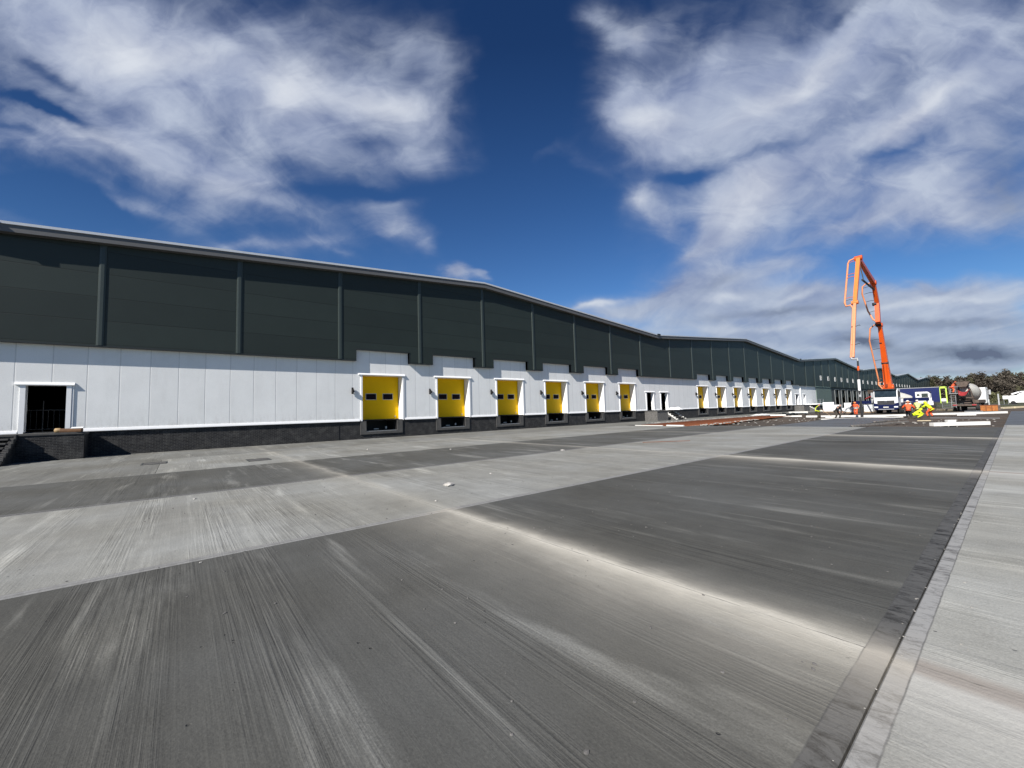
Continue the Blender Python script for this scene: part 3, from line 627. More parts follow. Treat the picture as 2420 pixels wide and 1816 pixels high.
def door_unit(w, h, dep, flange=.115):
    """white surround lining an opening: origin at lower left of opening on the wall face (x=0), y along wall"""
    mb = MB()
    mb.box(-dep, .05, -.012, 0, 0, h)              # linings
    mb.box(-dep, .05, w, w+.012, 0, h)
    mb.box(-dep, .05, -.012, w+.012, h, h+.012)
    mb.box(.002, .05, -flange, -.012, -.05, h+.012)     # face flanges
    mb.box(.002, .05, w+.012, w+flange, -.05, h+.012)
    mb.box(.002, .035, w+flange+.03, w+flange+.075, .0, h-.02)
    return mb
def hood_unit(w, h, flange=.115):
    mb = MB()
    mb.prism([(.002, h+.15), (.03, h+.15), (.10, h+.05), (.10, h+.014), (.002, h+.014)], 'y', -flange-.17, w+flange+.10)
    return mb
dock0 = None
def make_dock(y):
    r_ = empty('dock_door', (XW, y, PT), 0); r_.parent = ware
    door_unit(DW, DH, DEP).build('door_frame', M_trim, r_)
    hood_unit(DW, DH).build('canopy', M_trim, r_)
    mb = MB()
    n = 6; ph = (DH-.02)/n; x = -DEP
    for i in range(n):
        mb.box(x-.05, x, .08, DW-.02, .04+i*ph, .04+(i+1)*ph-.016)
    mb.box(x-.05, x-.008, .08, DW-.02, .03, DH)
    mb.build('door_leaf', M_yel, r_)
    MB().box(x-.06, x+.012, .06, DW, -.03, .045).build('bottom_seal', M_blk, r_)
    MB().box(x-.055, x+.02, .0, .08, 0, DH).build('guide_rail', M_clt, r_)
    for w0 in (.50, 1.77):
        MB().box(x-.01, x+.014, w0-.035, w0+.765, 1.47, 1.94).build('window_frame', M_steel, r_)
        MB().box(x-.01, x+.02, w0, w0+.73, 1.505, 1.905).build('window', M_glass_d, r_)
    MB().box(x, x+.04, DW-.33, DW-.27, .16, .27).build('handle', M_steel, r_)
    mb = MB(); a, b_ = .27, 2.56
    mb.box(-.03, .03, a-.42, a, -1.0, -.06); mb.box(-.03, .03, b_, b_+.42, -1.0, -.06); mb.box(-.03, .03, a, b_, -1.0, -.80)
    mb.build('concrete_surround', M_conc, r_, bevel=.008)
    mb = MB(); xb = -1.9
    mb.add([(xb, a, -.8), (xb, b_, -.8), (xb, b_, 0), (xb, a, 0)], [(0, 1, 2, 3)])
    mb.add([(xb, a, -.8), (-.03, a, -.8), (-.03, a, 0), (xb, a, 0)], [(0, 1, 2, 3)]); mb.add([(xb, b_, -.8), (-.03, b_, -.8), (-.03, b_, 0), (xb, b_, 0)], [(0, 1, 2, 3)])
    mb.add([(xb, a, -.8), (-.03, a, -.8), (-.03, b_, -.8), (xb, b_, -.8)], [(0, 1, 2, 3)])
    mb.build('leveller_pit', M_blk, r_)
    mb = MB(); mb.box(-.5, -.42, a+.7, a+1.05, -.68, -.62); mb.box(-.5, -.42, a+1.55, a+1.66, -.66, -.5); mb.box(-.06, -.02, a, b_-.05, -.80, -.765)
    mb.build('leveller_fittings', M_steel, r_)
    # flood lamp on the wall beside the door
    mb = MB(); lp = -.71
    mb.box(.06, .13, lp-.06, lp+.06, 1.86, 2.30); mb.box(.0, .06, lp-.025, lp+.025, 1.93, 2.02); mb.box(.0, .06, lp-.025, lp+.025, 2.14, 2.2)
    mb.prism([(.13, 1.9), (.36, 1.98), (.38, 2.06), (.13, 2.26)], 'y', lp-.05, lp+.05)
    mb.build('dock_lamp', M_box, r_, bevel=.008)
    return r_
dock0 = make_dock(docks[0])
for q in docks[1:]:
    c = copy_tree(dock0, ware); c.location = (XW, q, PT)
for i, (a, b_, zt) in enumerate(pdoors):
    r_ = empty('doorway', (XW, a, PT), 0); r_.parent = ware
    h = zt-PT
    door_unit(b_-a, h, .35, .17).build('door_frame', M_trim, r_)
    hood_unit(b_-a, h, .17).build('canopy', M_trim, r_)

# ---- far warehouse (darker, ribbed, tall dock openings)
far = empty('far_warehouse', (0, 0, 0), 0, 'dark ribbed warehouse continuing beyond the white one, with a grey green bay', 'warehouse')
FE = 309.0
tall = [(128.6+6.05*k, 128.6+6.05*k+3.6, .0, 4.75) for k in range(28)]
mb = MB(); holed(NEAR_END, 125.3, -.25, PT, [], XW-.03, mb); mb.build('brick_plinth', M_brick, far)
mb = MB(); holed(NEAR_END+.02, 113.3, PT, 5.5, [(a, b_, PT, z) for a, b_, z in pdoors_far], XW, mb); mb.build('white_wall', M_white, far)
MB().box(XW+.0, XW+.07, NEAR_END+.05, 113.2, PT-.05, PT+.05).build('drip_flashing', M_trim, far)
MB().box(XW+.01, XW+.16, 102.3, 102.75, PT, 4.9).build('downpipe', M_trim, far)
for a, b_, zt in pdoors_far:
    r_ = empty('doorway', (XW, a, PT), 0); r_.parent = far
    door_unit(b_-a, zt-PT, .35, .17).build('door_frame', M_trim, r_); hood_unit(b_-a, zt-PT, .17).build('canopy', M_trim, r_)
MB().box(XW-.2, XW+.12, 113.3, 125.3, .9, 5.30).build('grey_green_bay', M_greenpan, far)
mb = MB(); holed(125.3, FE, -.25, 5.4, tall, XW, mb)
mb.build('lower_wall', flatmat('lower dark wall', (.045, .05, .05, 1), .6), far)
fr0 = None; M_dim = flatmat('dull grey frame', (.16, .17, .17, 1), .5)
for k, (a, b_, c, e) in enumerate(tall):
    mb = MB(); mb.box(.0, .14, -.12, 0, 0, e+.12); mb.box(0, .14, b_-a, b_-a+.12, 0, e+.12); mb.box(0, .14, -.12, b_-a+.12, e, e+.12)
    if fr0 is None:
        fr0 = mb.build('dock_frame', M_dim, far); fr0.location = (XW, a, 0)
        kk = MB(); kk.box(-.3, -.2, 0, b_-a, 2.9, e); lf0 = kk.build('raised_shutter', M_clad, far); lf0.location = (XW, a, 0)
    else:
        q = fr0.copy(); COL.objects.link(q); q.location = (XW, a, 0)
        q = lf0.copy(); COL.objects.link(q); q.location = (XW, a, 0)
def strip(parent, ya, yb, lowz, mat):
    ys = sorted({ya, yb, *[p[0] for p in prof if ya < p[0] < yb]}); mb = MB()
    for a, b_ in zip(ys, ys[1:]):
        mb.add([(XC, a, lowz), (XC, b_, lowz), (XC, b_, roofz(b_)), (XC, a, roofz(a))], [(0, 1, 2, 3)])
        mb.add([(XW-.1, a, lowz), (XW-.1, b_, lowz), (XC, b_, lowz), (XC, a, lowz)], [(0, 1, 2, 3)])
    for q in (ya, yb): mb.add([(XW-.1, q, lowz), (XC, q, lowz), (XC, q, roofz(q)), (XW-.1, q, roofz(q))], [(0, 1, 2, 3)])
    mb.build('dark_cladding', mat, parent)
strip(far, NEAR_END+.01, 156.6, 5.35, M_clad); strip(far, 156.61, FE, 5.35, M_clad2)
for q in [106.1, 112.3, 118.2, 124.2, 130.4]+[136.2+5.95*k for k in range(29)]:
    zt = min(roofz(q-.12), roofz(q+.12))-.02
    MB().box(XC-.01, XC+.07, q-.14, q+.14, 5.36, zt).build('joint_cover', M_rib, far)
w0_ = None
for k in range(22):
    q = 116.4+5.98*k
    if w0_ is None:
        w0_ = empty('window', (XC, q, 6.95), 0); w0_.parent = far
        mb = MB(); mb.box(0, .05, -.06, .06, -.05, 1.0); mb.box(0, .05, .82, .94, -.05, 1.0); mb.box(0, .05, -.06, .94, .9, 1.0); mb.box(0, .05, -.06, .94, -.1, 0); mb.build('window_frame', M_trim, w0_)
        MB().box(0, .02, 0, .88, 0, .9).build('pane', M_glass_d, w0_)
    else:
        c = copy_tree(w0_, far); c.location = (XC, q, 6.95)
roof(far, NEAR_END+.01, FE)
mb = MB(); mb.add([(XW-.1, FE, -.2), (XB, FE, -.2), (XB, FE, 10.6), (XW-.1, FE, 10.6)], [(0, 1, 2, 3)])
mb.add([(XB, NEAR_END, -.2), (XB, FE, -.2), (XB, FE, 13), (XB, NEAR_END, 13)], [(0, 1, 2, 3)])
mb.add([(-40, 125.3, -.2), (-40, FE, -.2), (-40, FE, 6), (-40, 125.3, 6)], [(0, 1, 2, 3)])
mb.build('inner_shell', M_int, far)
for vy, vz in VAL:
    if NEAR_END < vy < FE: MB().box(XR-.02, XR+.16, vy-.28, vy+.28, vz-.02, vz+.16).build('gutter_outlet', M_clt, far)

# ================================================================== STEPS AND LANDINGS
def steps(x_top, x_bot, ya, yb, z, label, land_x0=XW-.02, n=6, white=True, land=None):
    """flight descending towards +X, side walls of brick, sawtooth concrete string"""
    r_ = empty('entrance_steps', (x_top, (ya+yb)/2, 0), 0, label, 'steps')
    r_.location = (0, 0, 0)
    la, lb = land or (ya, yb)
    MB().box(land_x0+.03, x_top, la, lb, -.1, z-.10).build('brick_landing', M_brick2 if white else M_brick, r_)
    MB().box(land_x0+.0, x_top+.03, la-.03, lb+.03, z-.10, z-.0).build('landing_slab', M_conc, r_, bevel=.01)
    g = (x_bot-x_top)/n; rs = z/(n+0)
    prs = [(x_top, -.1), (x_bot, -.1), (x_bot, .02), (x_top, z-.14)]
    for q in (ya+.02, yb-.16): MB().prism(prs, 'y', q, q+.14).build('brick_side_wall', M_brick2 if white else M_brick, r_)
    st = [(x_top, z-.02)]; 
    for i in range(n):
        st += [(x_top+g*i, z-rs*i-.02), (x_top+g*(i+.9), z-rs*i-.02)] if False else [(x_top+g*(i+.75), z-rs*i-.03), (x_top+g*(i+.75), z-rs*(i+1)-.03)]
    st += [(x_bot, 0.0), (x_bot-.25, -.02), (x_top, z-.22)]
    mt = flatmat('pale string', (.62, .61, .58, 1), .8) if white else M_conc
    for q in (ya-.03, yb-.02): MB().prism(st, 'y', q, q+.05).build('stair_string', mt, r_)
    for i in range(n):
        MB().box(x_top+g*i-.05, x_top+g*(i+1)-.01, ya+.17, yb-.17, z-rs*(i+1)-.07, z-rs*(i+1)).build('tread', M_conc, r_, bevel=.006)
    return r_
steps(-27.86, -25.75, -7.4, -5.64, 1.25, 'dark brick steps and landing below the leftmost open doorway', white=False, land=(-7.4, -3.55), n=7)
r_ = empty('brick_landing', (0, 0, 0), 0, 'grey brick landing block without steps below a dark doorway, beside the stepped flight', 'landing')
MB().box(XW+.01, -27.35, 44.5, 46.9, -.1, 1.10).build('brick_wall', M_brick2, r_); MB().box(XW+.01, -27.3, 44.45, 46.95, 1.10, 1.2).build('landing_slab', M_conc, r_, bevel=.01)
for q in (44.9, 45.8, 46.3): MB().box(-28.1+.2*q % .3, -27.8, q, q+.35, 1.2, 1.3).build('loose_block', M_conc, r_)
steps(-28.45, -26.6, 48.0, 49.95, 1.22, 'brick steps with white sawtooth edge midway along the white wall')
r_ = empty('brick_landing', (0, 0, 0), 0, 'distant brick landing block at the far corner of the white wall', 'landing')
MB().box(XW+.01, -27.4, 98.3, 101.9, -.1, 1.15).build('brick_wall', M_brick2, r_); MB().box(XW+.01, -27.35, 98.25, 101.95, 1.15, 1.25).build('landing_slab', M_conc, r_, bevel=.01)
steps(-28.3, -26.4, 103.9, 105.9, 1.22, 'distant brick steps with white edge past the corner of the white wall', land=(103.9, 111))

# railing inside the left doorway
r_ = empty('railing', (XW-.9, -5.6, PT), 0, 'thin grey railing just inside the leftmost open doorway', 'railing')
mb = MB(); mb.tube([(0, -1.0, 1.05), (0, 1.9, 1.05)], .02); mb.tube([(0, -1.0, .12), (0, 1.9, .12)], .02); mb.build('rail', M_int, r_)
mb = MB()
for k in range(16): mb.tube([(0, -1.0+k*.19, .12), (0, -1.0+k*.19, 1.05)], .008, 6)
mb.build('baluster', M_int, r_)
mb = MB(); mb.tube([(0, .35, 0), (0, .35, 1.5)], .02); mb.tube([(0, -1.0, 0), (0, -1.0, 1.1)], .02); mb.tube([(0, 1.9, 0), (0, 1.9, 1.1)], .02); mb.build('post', M_int, r_)
# far railing
r_ = empty('railing', (-27.2, 106.3, 1.25), 0, 'pale handrail on the distant landing in front of the white wall', 'railing')
mb = MB(); mb.tube([(0, 0, 1.1), (0, 4.6, 1.1)], .035); mb.tube([(0, 0, .55), (0, 4.6, .55)], .03); mb.build('rail', M_steel, r_)
for k in range(3): MB().tube([(0, 2.3*k, 0), (0, 2.3*k, 1.1)], .035).build('post', M_steel, r_)

# long packet of boards lying at the landing corner
r_ = empty('cardboard_packet', (-27.98, -4.1, 1.25), R(80), 'crumpled brown cardboard packet lying on the leftmost landing', 'packet')
r_.scale = (1.15, 1.1, 1.2)
M_card = flatmat('brown cardboard', (.13, .065, .03, 1), .85, var=.3, scale=6); M_card2 = flatmat('pale wrapping', (.34, .23, .11, 1), .7, var=.15)
mb = MB(); mb.prism([(-.1, .0), (.1, .0), (.12, .08), (.09, .15), (-.08, .15), (-.11, .07)], 'x', -.22, .42); mb.build('carton', M_card, r_, bevel=.015)
mb = MB(); mb.lathe([(.05, -.02), (.085, 0), (.09, .1), (.08, .16)], (-.37, 0, .085), (1, 0, 0), 14); mb.build('rolled_end', M_card2, r_)
mb = MB(); mb.prism([(-.1, .15), (.05, .155), (.08, .2), (-.05, .175)], 'x', .1, .45); mb.build('torn_flap', M_trim, r_)

# ================================================================== VEHICLES
G = -.2
P_white = flatmat('white paint', (.78, .78, .77, 1), .3, var=.04, dirt=.12)
P_blue = flatmat('dark blue paint', (.008, .014, .085, 1), .3, var=.12, dirt=.15)
P_navy = flatmat('navy paint', (.004, .008, .05, 1), .35, var=.12, spec=.3)
P_orl = flatmat('pale orange paint', (.72, .20, .045, 1), .42, var=.08)  # hanging boom section, a paler orange than the other arms
P_orange = flatmat('orange boom paint', (.66, .09, .008, 1), .38, var=.08, scale=1.2, dirt=.12)
P_orange2 = flatmat('sun bleached pipe paint', (.68, .25, .11, 1), .5, var=.1, dirt=.1)
P_dark = flatmat('dark chassis', (.018, .018, .02, 1), .6, var=.3)
P_glass = flatmat('windscreen glass', (.02, .03, .035, 1), .05, var=.4, spec=.8)
P_tyre = flatmat('tyre rubber', (.018, .018, .018, 1), .85, var=.3)
P_rim = flatmat('wheel rim', (.25, .25, .25, 1), .5, .5, .2, 5)
P_lamp = flatmat('headlamp', (.75, .76, .74, 1), .12, var=.1)
P_plate = flatmat('number plate', (.72, .71, .62, 1), .4, var=.03)
P_red = flatmat('red chute paint', (.33, .035, .04, 1), .5, var=.3, dirt=.4)
P_grime = flatmat('cement crusted steel', (.10, .075, .06, 1), .85, var=.5, scale=4)
P_yg = flatmat('yellow green marking', (.50, .68, .10, 1), .4, var=.05)
P_grey = flatmat('light grey plastic', (.35, .36, .37, 1), .6)
P_slat = flatmat('dark grille slats', (.06, .06, .065, 1), .5)
P_chrome = flatmat('chrome', (.6, .6, .62, 1), .2, .9, .05)

def wheel(par, x, y, r=.5, w=.3):
    o = MB().lathe([(r*.55, -w/2), (r*.93, -w/2), (r, -w*.38), (r, w*.38), (r*.93, w/2), (r*.55, w/2)], (0, 0, 0), (1, 0, 0), 22).build('wheel', P_tyre, par)
    o.location = (x, y, r)
    s = 1 if x > 0 else -1
    q = MB().lathe([(r*.56, -w*.3), (r*.5, w*.42*s), (r*.2, w*.30*s), (r*.14, w*.55*s), (.01, w*.55*s)], (0, 0, 0), (1, 0, 0), 16).build('rim', P_rim, o)
    return o
def cab(par, body=P_white, bump_=P_navy, h=3.38, w=2.44, sleeper=False):
    L = 2.2; hw = w/2
    mb = MB(); mb.prism([(0, 1.15), (-.02, 2.2), (.16, 3.0*h/3.38), (.3, h-.12), (.5, h), (L, h), (L, 1.0), (0, 1.0)], 'x', -hw, hw)
    mb.build('cab', body, par, bevel=.05)
    mb = MB(); z0, z1 = 2.26, h-.16; y0, y1 = -.04, .19
    mb.prism([(y0, z0), (y1, z1), (y1+.04, z1), (y0+.05, z0)], 'x', -hw+.1, hw-.1); ws = mb.build('windscreen', P_glass, par)
    mb = MB(); mb.tube([(-.9, -.06, z0+.04), (-.1, -.05, z0+.12)], .012, 5); mb.build('wiper', P_dark, ws)
    MB().box(-hw+.05, hw-.05, -.04, .3, z1+.02, z1+.16).build('sun_visor', P_dark, par)
    mb = MB()
    mb.box(-.86, .86, -.06, .05, 1.24, 1.80)
    gr = mb.build('grille', P_dark, par)
    mb = MB()
    for i in range(4): mb.box(-.82, .82, -.085, -.055, 1.30+.12*i, 1.35+.12*i)
    mb.build('slats', P_slat, gr)
    # round three-pointed emblem
    mb = MB(); c = Vector((0, -.10, 1.63)); ring = [c+Vector((math.cos(a)*.13, 0, math.sin(a)*.13)) for a in [2*math.pi*i/16 for i in range(17)]]
    mb.tube(ring, .014, 6)
    for k in range(3):
        a = math.pi/2+2*math.pi*k/3; mb.tube([c, c+Vector((math.cos(a)*.13, 0, math.sin(a)*.13))], [.02, .006], 5)
    mb.build('emblem', P_chrome, gr)
    mb = MB(); mb.prism([(-hw-.03, 1.50), (-hw-.03, .72), (-hw+.22, .55), (hw-.22, .55), (hw+.03, .72), (hw+.03, 1.50), (.87, 1.40), (.87, 1.24), (-.87, 1.24), (-.87, 1.40)], 'y', -.18, .5)
   
    bm = mb.build('bumper', bump_, par, bevel=.03)
    MB().box(-.8, .8, -.2, .1, .60, .68).build('bumper_step', P_grey, bm)
    MB().box(-.27, .27, -.2, -.17, .86, .98).build('number_plate', P_plate, bm)
    for s in (-1, 1):
        mb = MB(); mb.box(min(s*(hw-.42), s*(hw-.02)), max(s*(hw-.42), s*(hw-.02)), -.21, -.15, .84, 1.02); mb.build('headlight', P_lamp, par, bevel=.02)
        mb = MB(); mb.box(min(s*(hw+.04), s*(hw+.26)), max(s*(hw+.04), s*(hw+.26)), .02, .14, 2.25, 2.95); mr = mb.build('mirror', P_grey if s < 0 else P_dark, par, bevel=.02)
        MB().tube([(s*hw, .2, 2.95), (s*(hw+.15), .08, 2.97)], .02, 6).build('mirror_arm', P_dark, mr)
        mb = MB(); mb.box(min(s*(hw-.02), s*(hw+.006)), max(s*(hw-.02), s*(hw+.006)), .45, 1.35, 2.25, h-.3); mb.build('side_window', P_glass, par)
        if sleeper: 
            mb = MB(); mb.box(min(s*(hw-.02), s*(hw+.006)), max(s*(hw-.02), s*(hw+.006)), 1.6, 2.0, 2.5, 2.9); mb.build('side_window', P_glass, par)
        MB().box(min(s*(hw-.3), s*(hw+.02)), max(s*(hw-.3), s*(hw+.02)), .8, 2.0, .55, 1.05).build('wheel_arch', P_dark, par)
    MB().box(-.9, .9, .0, L, .5, 1.1).build('engine_cover', P_dark, par)
def Tm(o): return Vector((-11.25, 74.0, G))
PL = Vector((-11.25, 74.0, G))
pump = empty('concrete_pump_truck', PL, 0, 'white and blue concrete pump truck with its orange boom raised and folded over', 'pump truck')
cab(pump)
MB().box(-.45, .45, 1.2, 11.5, .75, 1.05).build('chassis', P_dark, pump)
MB().box(-1.22, 1.22, 2.5, 11.3, 1.10, 1.5).build('deck', P_blue, pump, bevel=.02)
MB().box(-1.2, 1.2, 4.6, 10.8, 1.5, 1.9).build('locker', P_white, pump, bevel=.02)
for y in (1.4, 3.2, 8.2, 9.6):
    for s in (-1, 1): wheel(pump, s*1.08, y)
mb = MB(); mb.box(-4.4, -1.2, 3.9, 4.25, 1.42, 1.86); mb.prism([(-4.5, 1.3), (-4.2, 1.3), (-4.2, 1.7), (-4.5, 1.6)], 'y', 3.92, 4.22); o = mb.build('outrigger', P_navy, pump, bevel=.01)
MB().tube([(-4.35, 4.08, 1.4), (-4.35, 4.08, .18)], .09, 8).build('jack_leg', P_grey, o); MB().lathe([(.05, .1), (.35, .08), (.38, 0)], (-4.35, 4.08, 0.02), (0, 0, 1), 14).build('jack_foot', P_dark, o)
mb = MB(); mb.box(1.2, 3.7, 4.3, 4.7, 1.62, 2.08); o = mb.build('outrigger', P_navy, pump, bevel=.01)
MB().tube([(3.5, 4.5, 1.7), (3.5, 4.5, .15)], .09, 8).build('jack_leg', P_grey, o); MB().lathe([(.05, .1), (.35, .08), (.38, 0)], (3.5, 4.5, 0.02), (0, 0, 1), 14).build('jack_foot', P_dark, o)
MB().box(-1.9, -1.25, 2.5, 3.5, 1.5, 2.1).build('control_locker', P_grey, pump, bevel=.02)
mb = MB(); mb.lathe([(.62, 0), (.62, .5), (.5, .55), (.42, 1.6), (.3, 1.75)], (0, 3.1, 1.5), (0, 0, 1), 20); mb.build('turret', P_orange2, pump)
def W(x, y, z): return Vector((x, y, z))-PL
A0, A1 = W(-11.28, 77.1, 3.4), W(-11.12, 73.9, 11.9)
B0, Bm, Bt = W(-11.08, 72.7, 12.05), W(-11.14, 73.6, 14.9), W(-11.04, 71.75, 17.35)
AP, C1, D1 = W(-10.60, 61.6, 18.4), W(-10.50, 57.4, 12.45), W(-10.50, 54.6, 6.2)
mb = MB(); mb.beam(A0, A0.lerp(A1, .35), .85, 1.0, .66, .8); mb.beam(A0.lerp(A1, .35), A1, .66, .8, .40, .55); mb.lathe([(.28, -.3), (.28, .3)], A1, (1, 0, 0), 14); mb.lathe([(.45, -.55), (.45, .55)], A0, (1, 0, 0), 14)
arm = mb.build('lower_boom', P_orange, pump, bevel=.02)
mb = MB(); mb.beam(B0, Bm, .48, .7, .46, .65); mb.beam(Bm, Bt, .46, .65, .40, .5); mb.lathe([(.3, -.3), (.3, .3)], Bt, (1, 0, 0), 14); arm2 = mb.build('middle_boom', P_orange, pump, bevel=.02)
mb = MB(); mb.lathe([(.22, -.34), (.22, .1)], Bm.lerp(B0, .05)+Vector((-.1, -.3, 0)), (1, 0, 0), 12); mb.lathe([(.3, -.36), (.3, .2)], B0.lerp(A1, .6), (1, 0, 0), 12); mb.build('pivot', P_dark, arm2)
mb = MB(); mb.beam(Bt, AP, .44, .6, .34, .42); mb.lathe([(.28, -.36), (.28, .36)], AP, (1, 0, 0), 14); arm3 = mb.build('upper_boom', P_orange, pump, bevel=.02)
mb = MB(); mb.beam(AP, C1, .38, .42, .33, .36); mb.lathe([(.22, -.3), (.22, .3)], C1, (1, 0, 0), 12); arm4 = mb.build('hanging_boom', P_orl, pump, bevel=.015)
mb = MB(); mb.beam(C1, D1, .24, .3, .17, .22); arm5 = mb.build('tip_boom', P_orange2, pump, bevel=.01)
def off(p, dx, dy=0, dz=0): return p+Vector((dx, dy, dz))
def pipe(pts, par, r=.092, mat=P_orange2): return MB().tube(pts, r, 8).build('delivery_pipe', mat, par)
pipe([off(A0, -.55, 0, -.3), off(A0, -1.05, 0, .5), off(A0, -1.0, 0, 1.2), off(A1, -1.22, 0, -2.0), off(A1, -1.0, -.2, -.3), off(A1, -.5, -.2, .1), off(A1, -.1, -.2, .1)], arm)
pipe([off(B0, -.1, -.1, .2), off(B0, -.45, -.1, .5), off(Bm, -1.02, 0, -.9), off(Bt, -1.25, 0, -1.2), off(Bt, -1.15, 0, -.2), off(Bt, -.75, 0, .1), off(Bt, -.3, 0, .05)], arm2)
pipe([off(AP, -.25, 0, .1), off(AP, -.85, 0, -.05), off(AP, -.98, -.1, -.4), off(C1, -.9, .1, .2), off(C1, -.8, 0, -.25), off(C1, -.4, 0, -.2), off(C1, -.22, 0, -.6), off(D1, -.22, 0, 0)], arm4)
MB().tube([off(D1, -.22, 0, .02), off(D1, -.15, 0, -.16), off(D1, .1, -.02, -.2), off(D1, .28, -.02, -.12), off(D1, .32, -.02, -.4)], .085, 8).build('end_elbow', P_grey, arm5)
def bracket(p, q, par, r=.03, mat=P_dark): MB().tube([p, p.lerp(q, .5)+Vector((0, 0, .08)), q], r, 5).build('pipe_bracket', mat, par)
for k in (.1, .30, .42, .52): p = A0.lerp(A1, k*1.5); bracket(off(p, -1.08), p, arm)
for k in (.15, .55, .85): p = Bm.lerp(Bt, k); bracket(off(p, -1.15), p, arm2)
p = B0.lerp(Bm, .6); bracket(off(p, -.8), p, arm2)
for k in (.06, .35, .42, .88, .93): p = AP.lerp(C1, k); bracket(off(p, -.92), p, arm4, .028, P_orange if k < .9 else P_grime)
for k in (.45, .78): p = C1.lerp(D1, k); bracket(off(p, -.24), off(p, .05), arm5); MB().tube([off(p, .08), off(p, .2, 0, .03), off(p, .42, 0, .1), off(p, .5, 0, .02)], .03, 5).build('hose_hook', P_dark, arm5)
mb = MB(); mb.tube([off(Bt, 0, 0, -.9), off(AP, 0, 1.0, -2.4)], .11, 8); mb.build('hydraulic_ram', P_dark, arm3); MB().tube([off(AP, 0, 1.6, -2.2), off(AP, 0, .3, -.6)], .06, 8).build('ram_rod', P_chrome, arm3)
MB().tube([A0.lerp(A1, .05)+Vector((0, -.9, .1)), A0.lerp(A1, .38)+Vector((0, -.55, 0))], .16, 10).build('hydraulic_ram', P_orange, arm)
MB().lathe([(.16, -.36), (.2, -.34), (.2, .34), (.16, .36)], A0.lerp(A1, .4)+Vector((0, -.25, 0)), (1, 0, 0), 14).build('pivot', P_dark, arm)
MB().lathe([(.14, -.27), (.17, -.26), (.17, .0)], A0.lerp(A1, .72)+Vector((0, -.2, 0)), (1, 0, 0), 14).build('pivot', P_dark, arm)
mb = MB(); 
for z in (0, .5, 1.0): mb.tube([off(A0, -1.05, 0, z+.3), off(A0, -.4, 0, z+.35)], .04, 6)
mb.build('ladder_bracket', P_orange2, arm)
H0 = off(D1, .32, -.02, -.4)
hose = MB().tube([H0, off(H0, -.02, 0, -1.0), W(-10.24, 54.6, 3.8), W(-10.24, 54.55, 2.6), W(-10.22, 54.55, 1.2), W(-10.20, 54.55, 0.02)], [.075, .085, .085, .095, .10, .09], 10).build('end_hose', P_dark, pump)
MB().tube([W(-10.24, 54.6, 3.85), W(-10.24, 54.55, 2.7)], [.125, .12], 10).build('pale_sleeve', P_white, hose)
MB().tube([W(-10.24, 54.6, 2.68), W(-10.235, 54.55, 2.05)], .115, 10).build('grey_sleeve', P_grey, hose)
MB().tube([off(H0, 0, 0, -.55), off(H0, -.02, 0, -1.0)], .10, 8).build('orange_coupling', P_orange, hose)

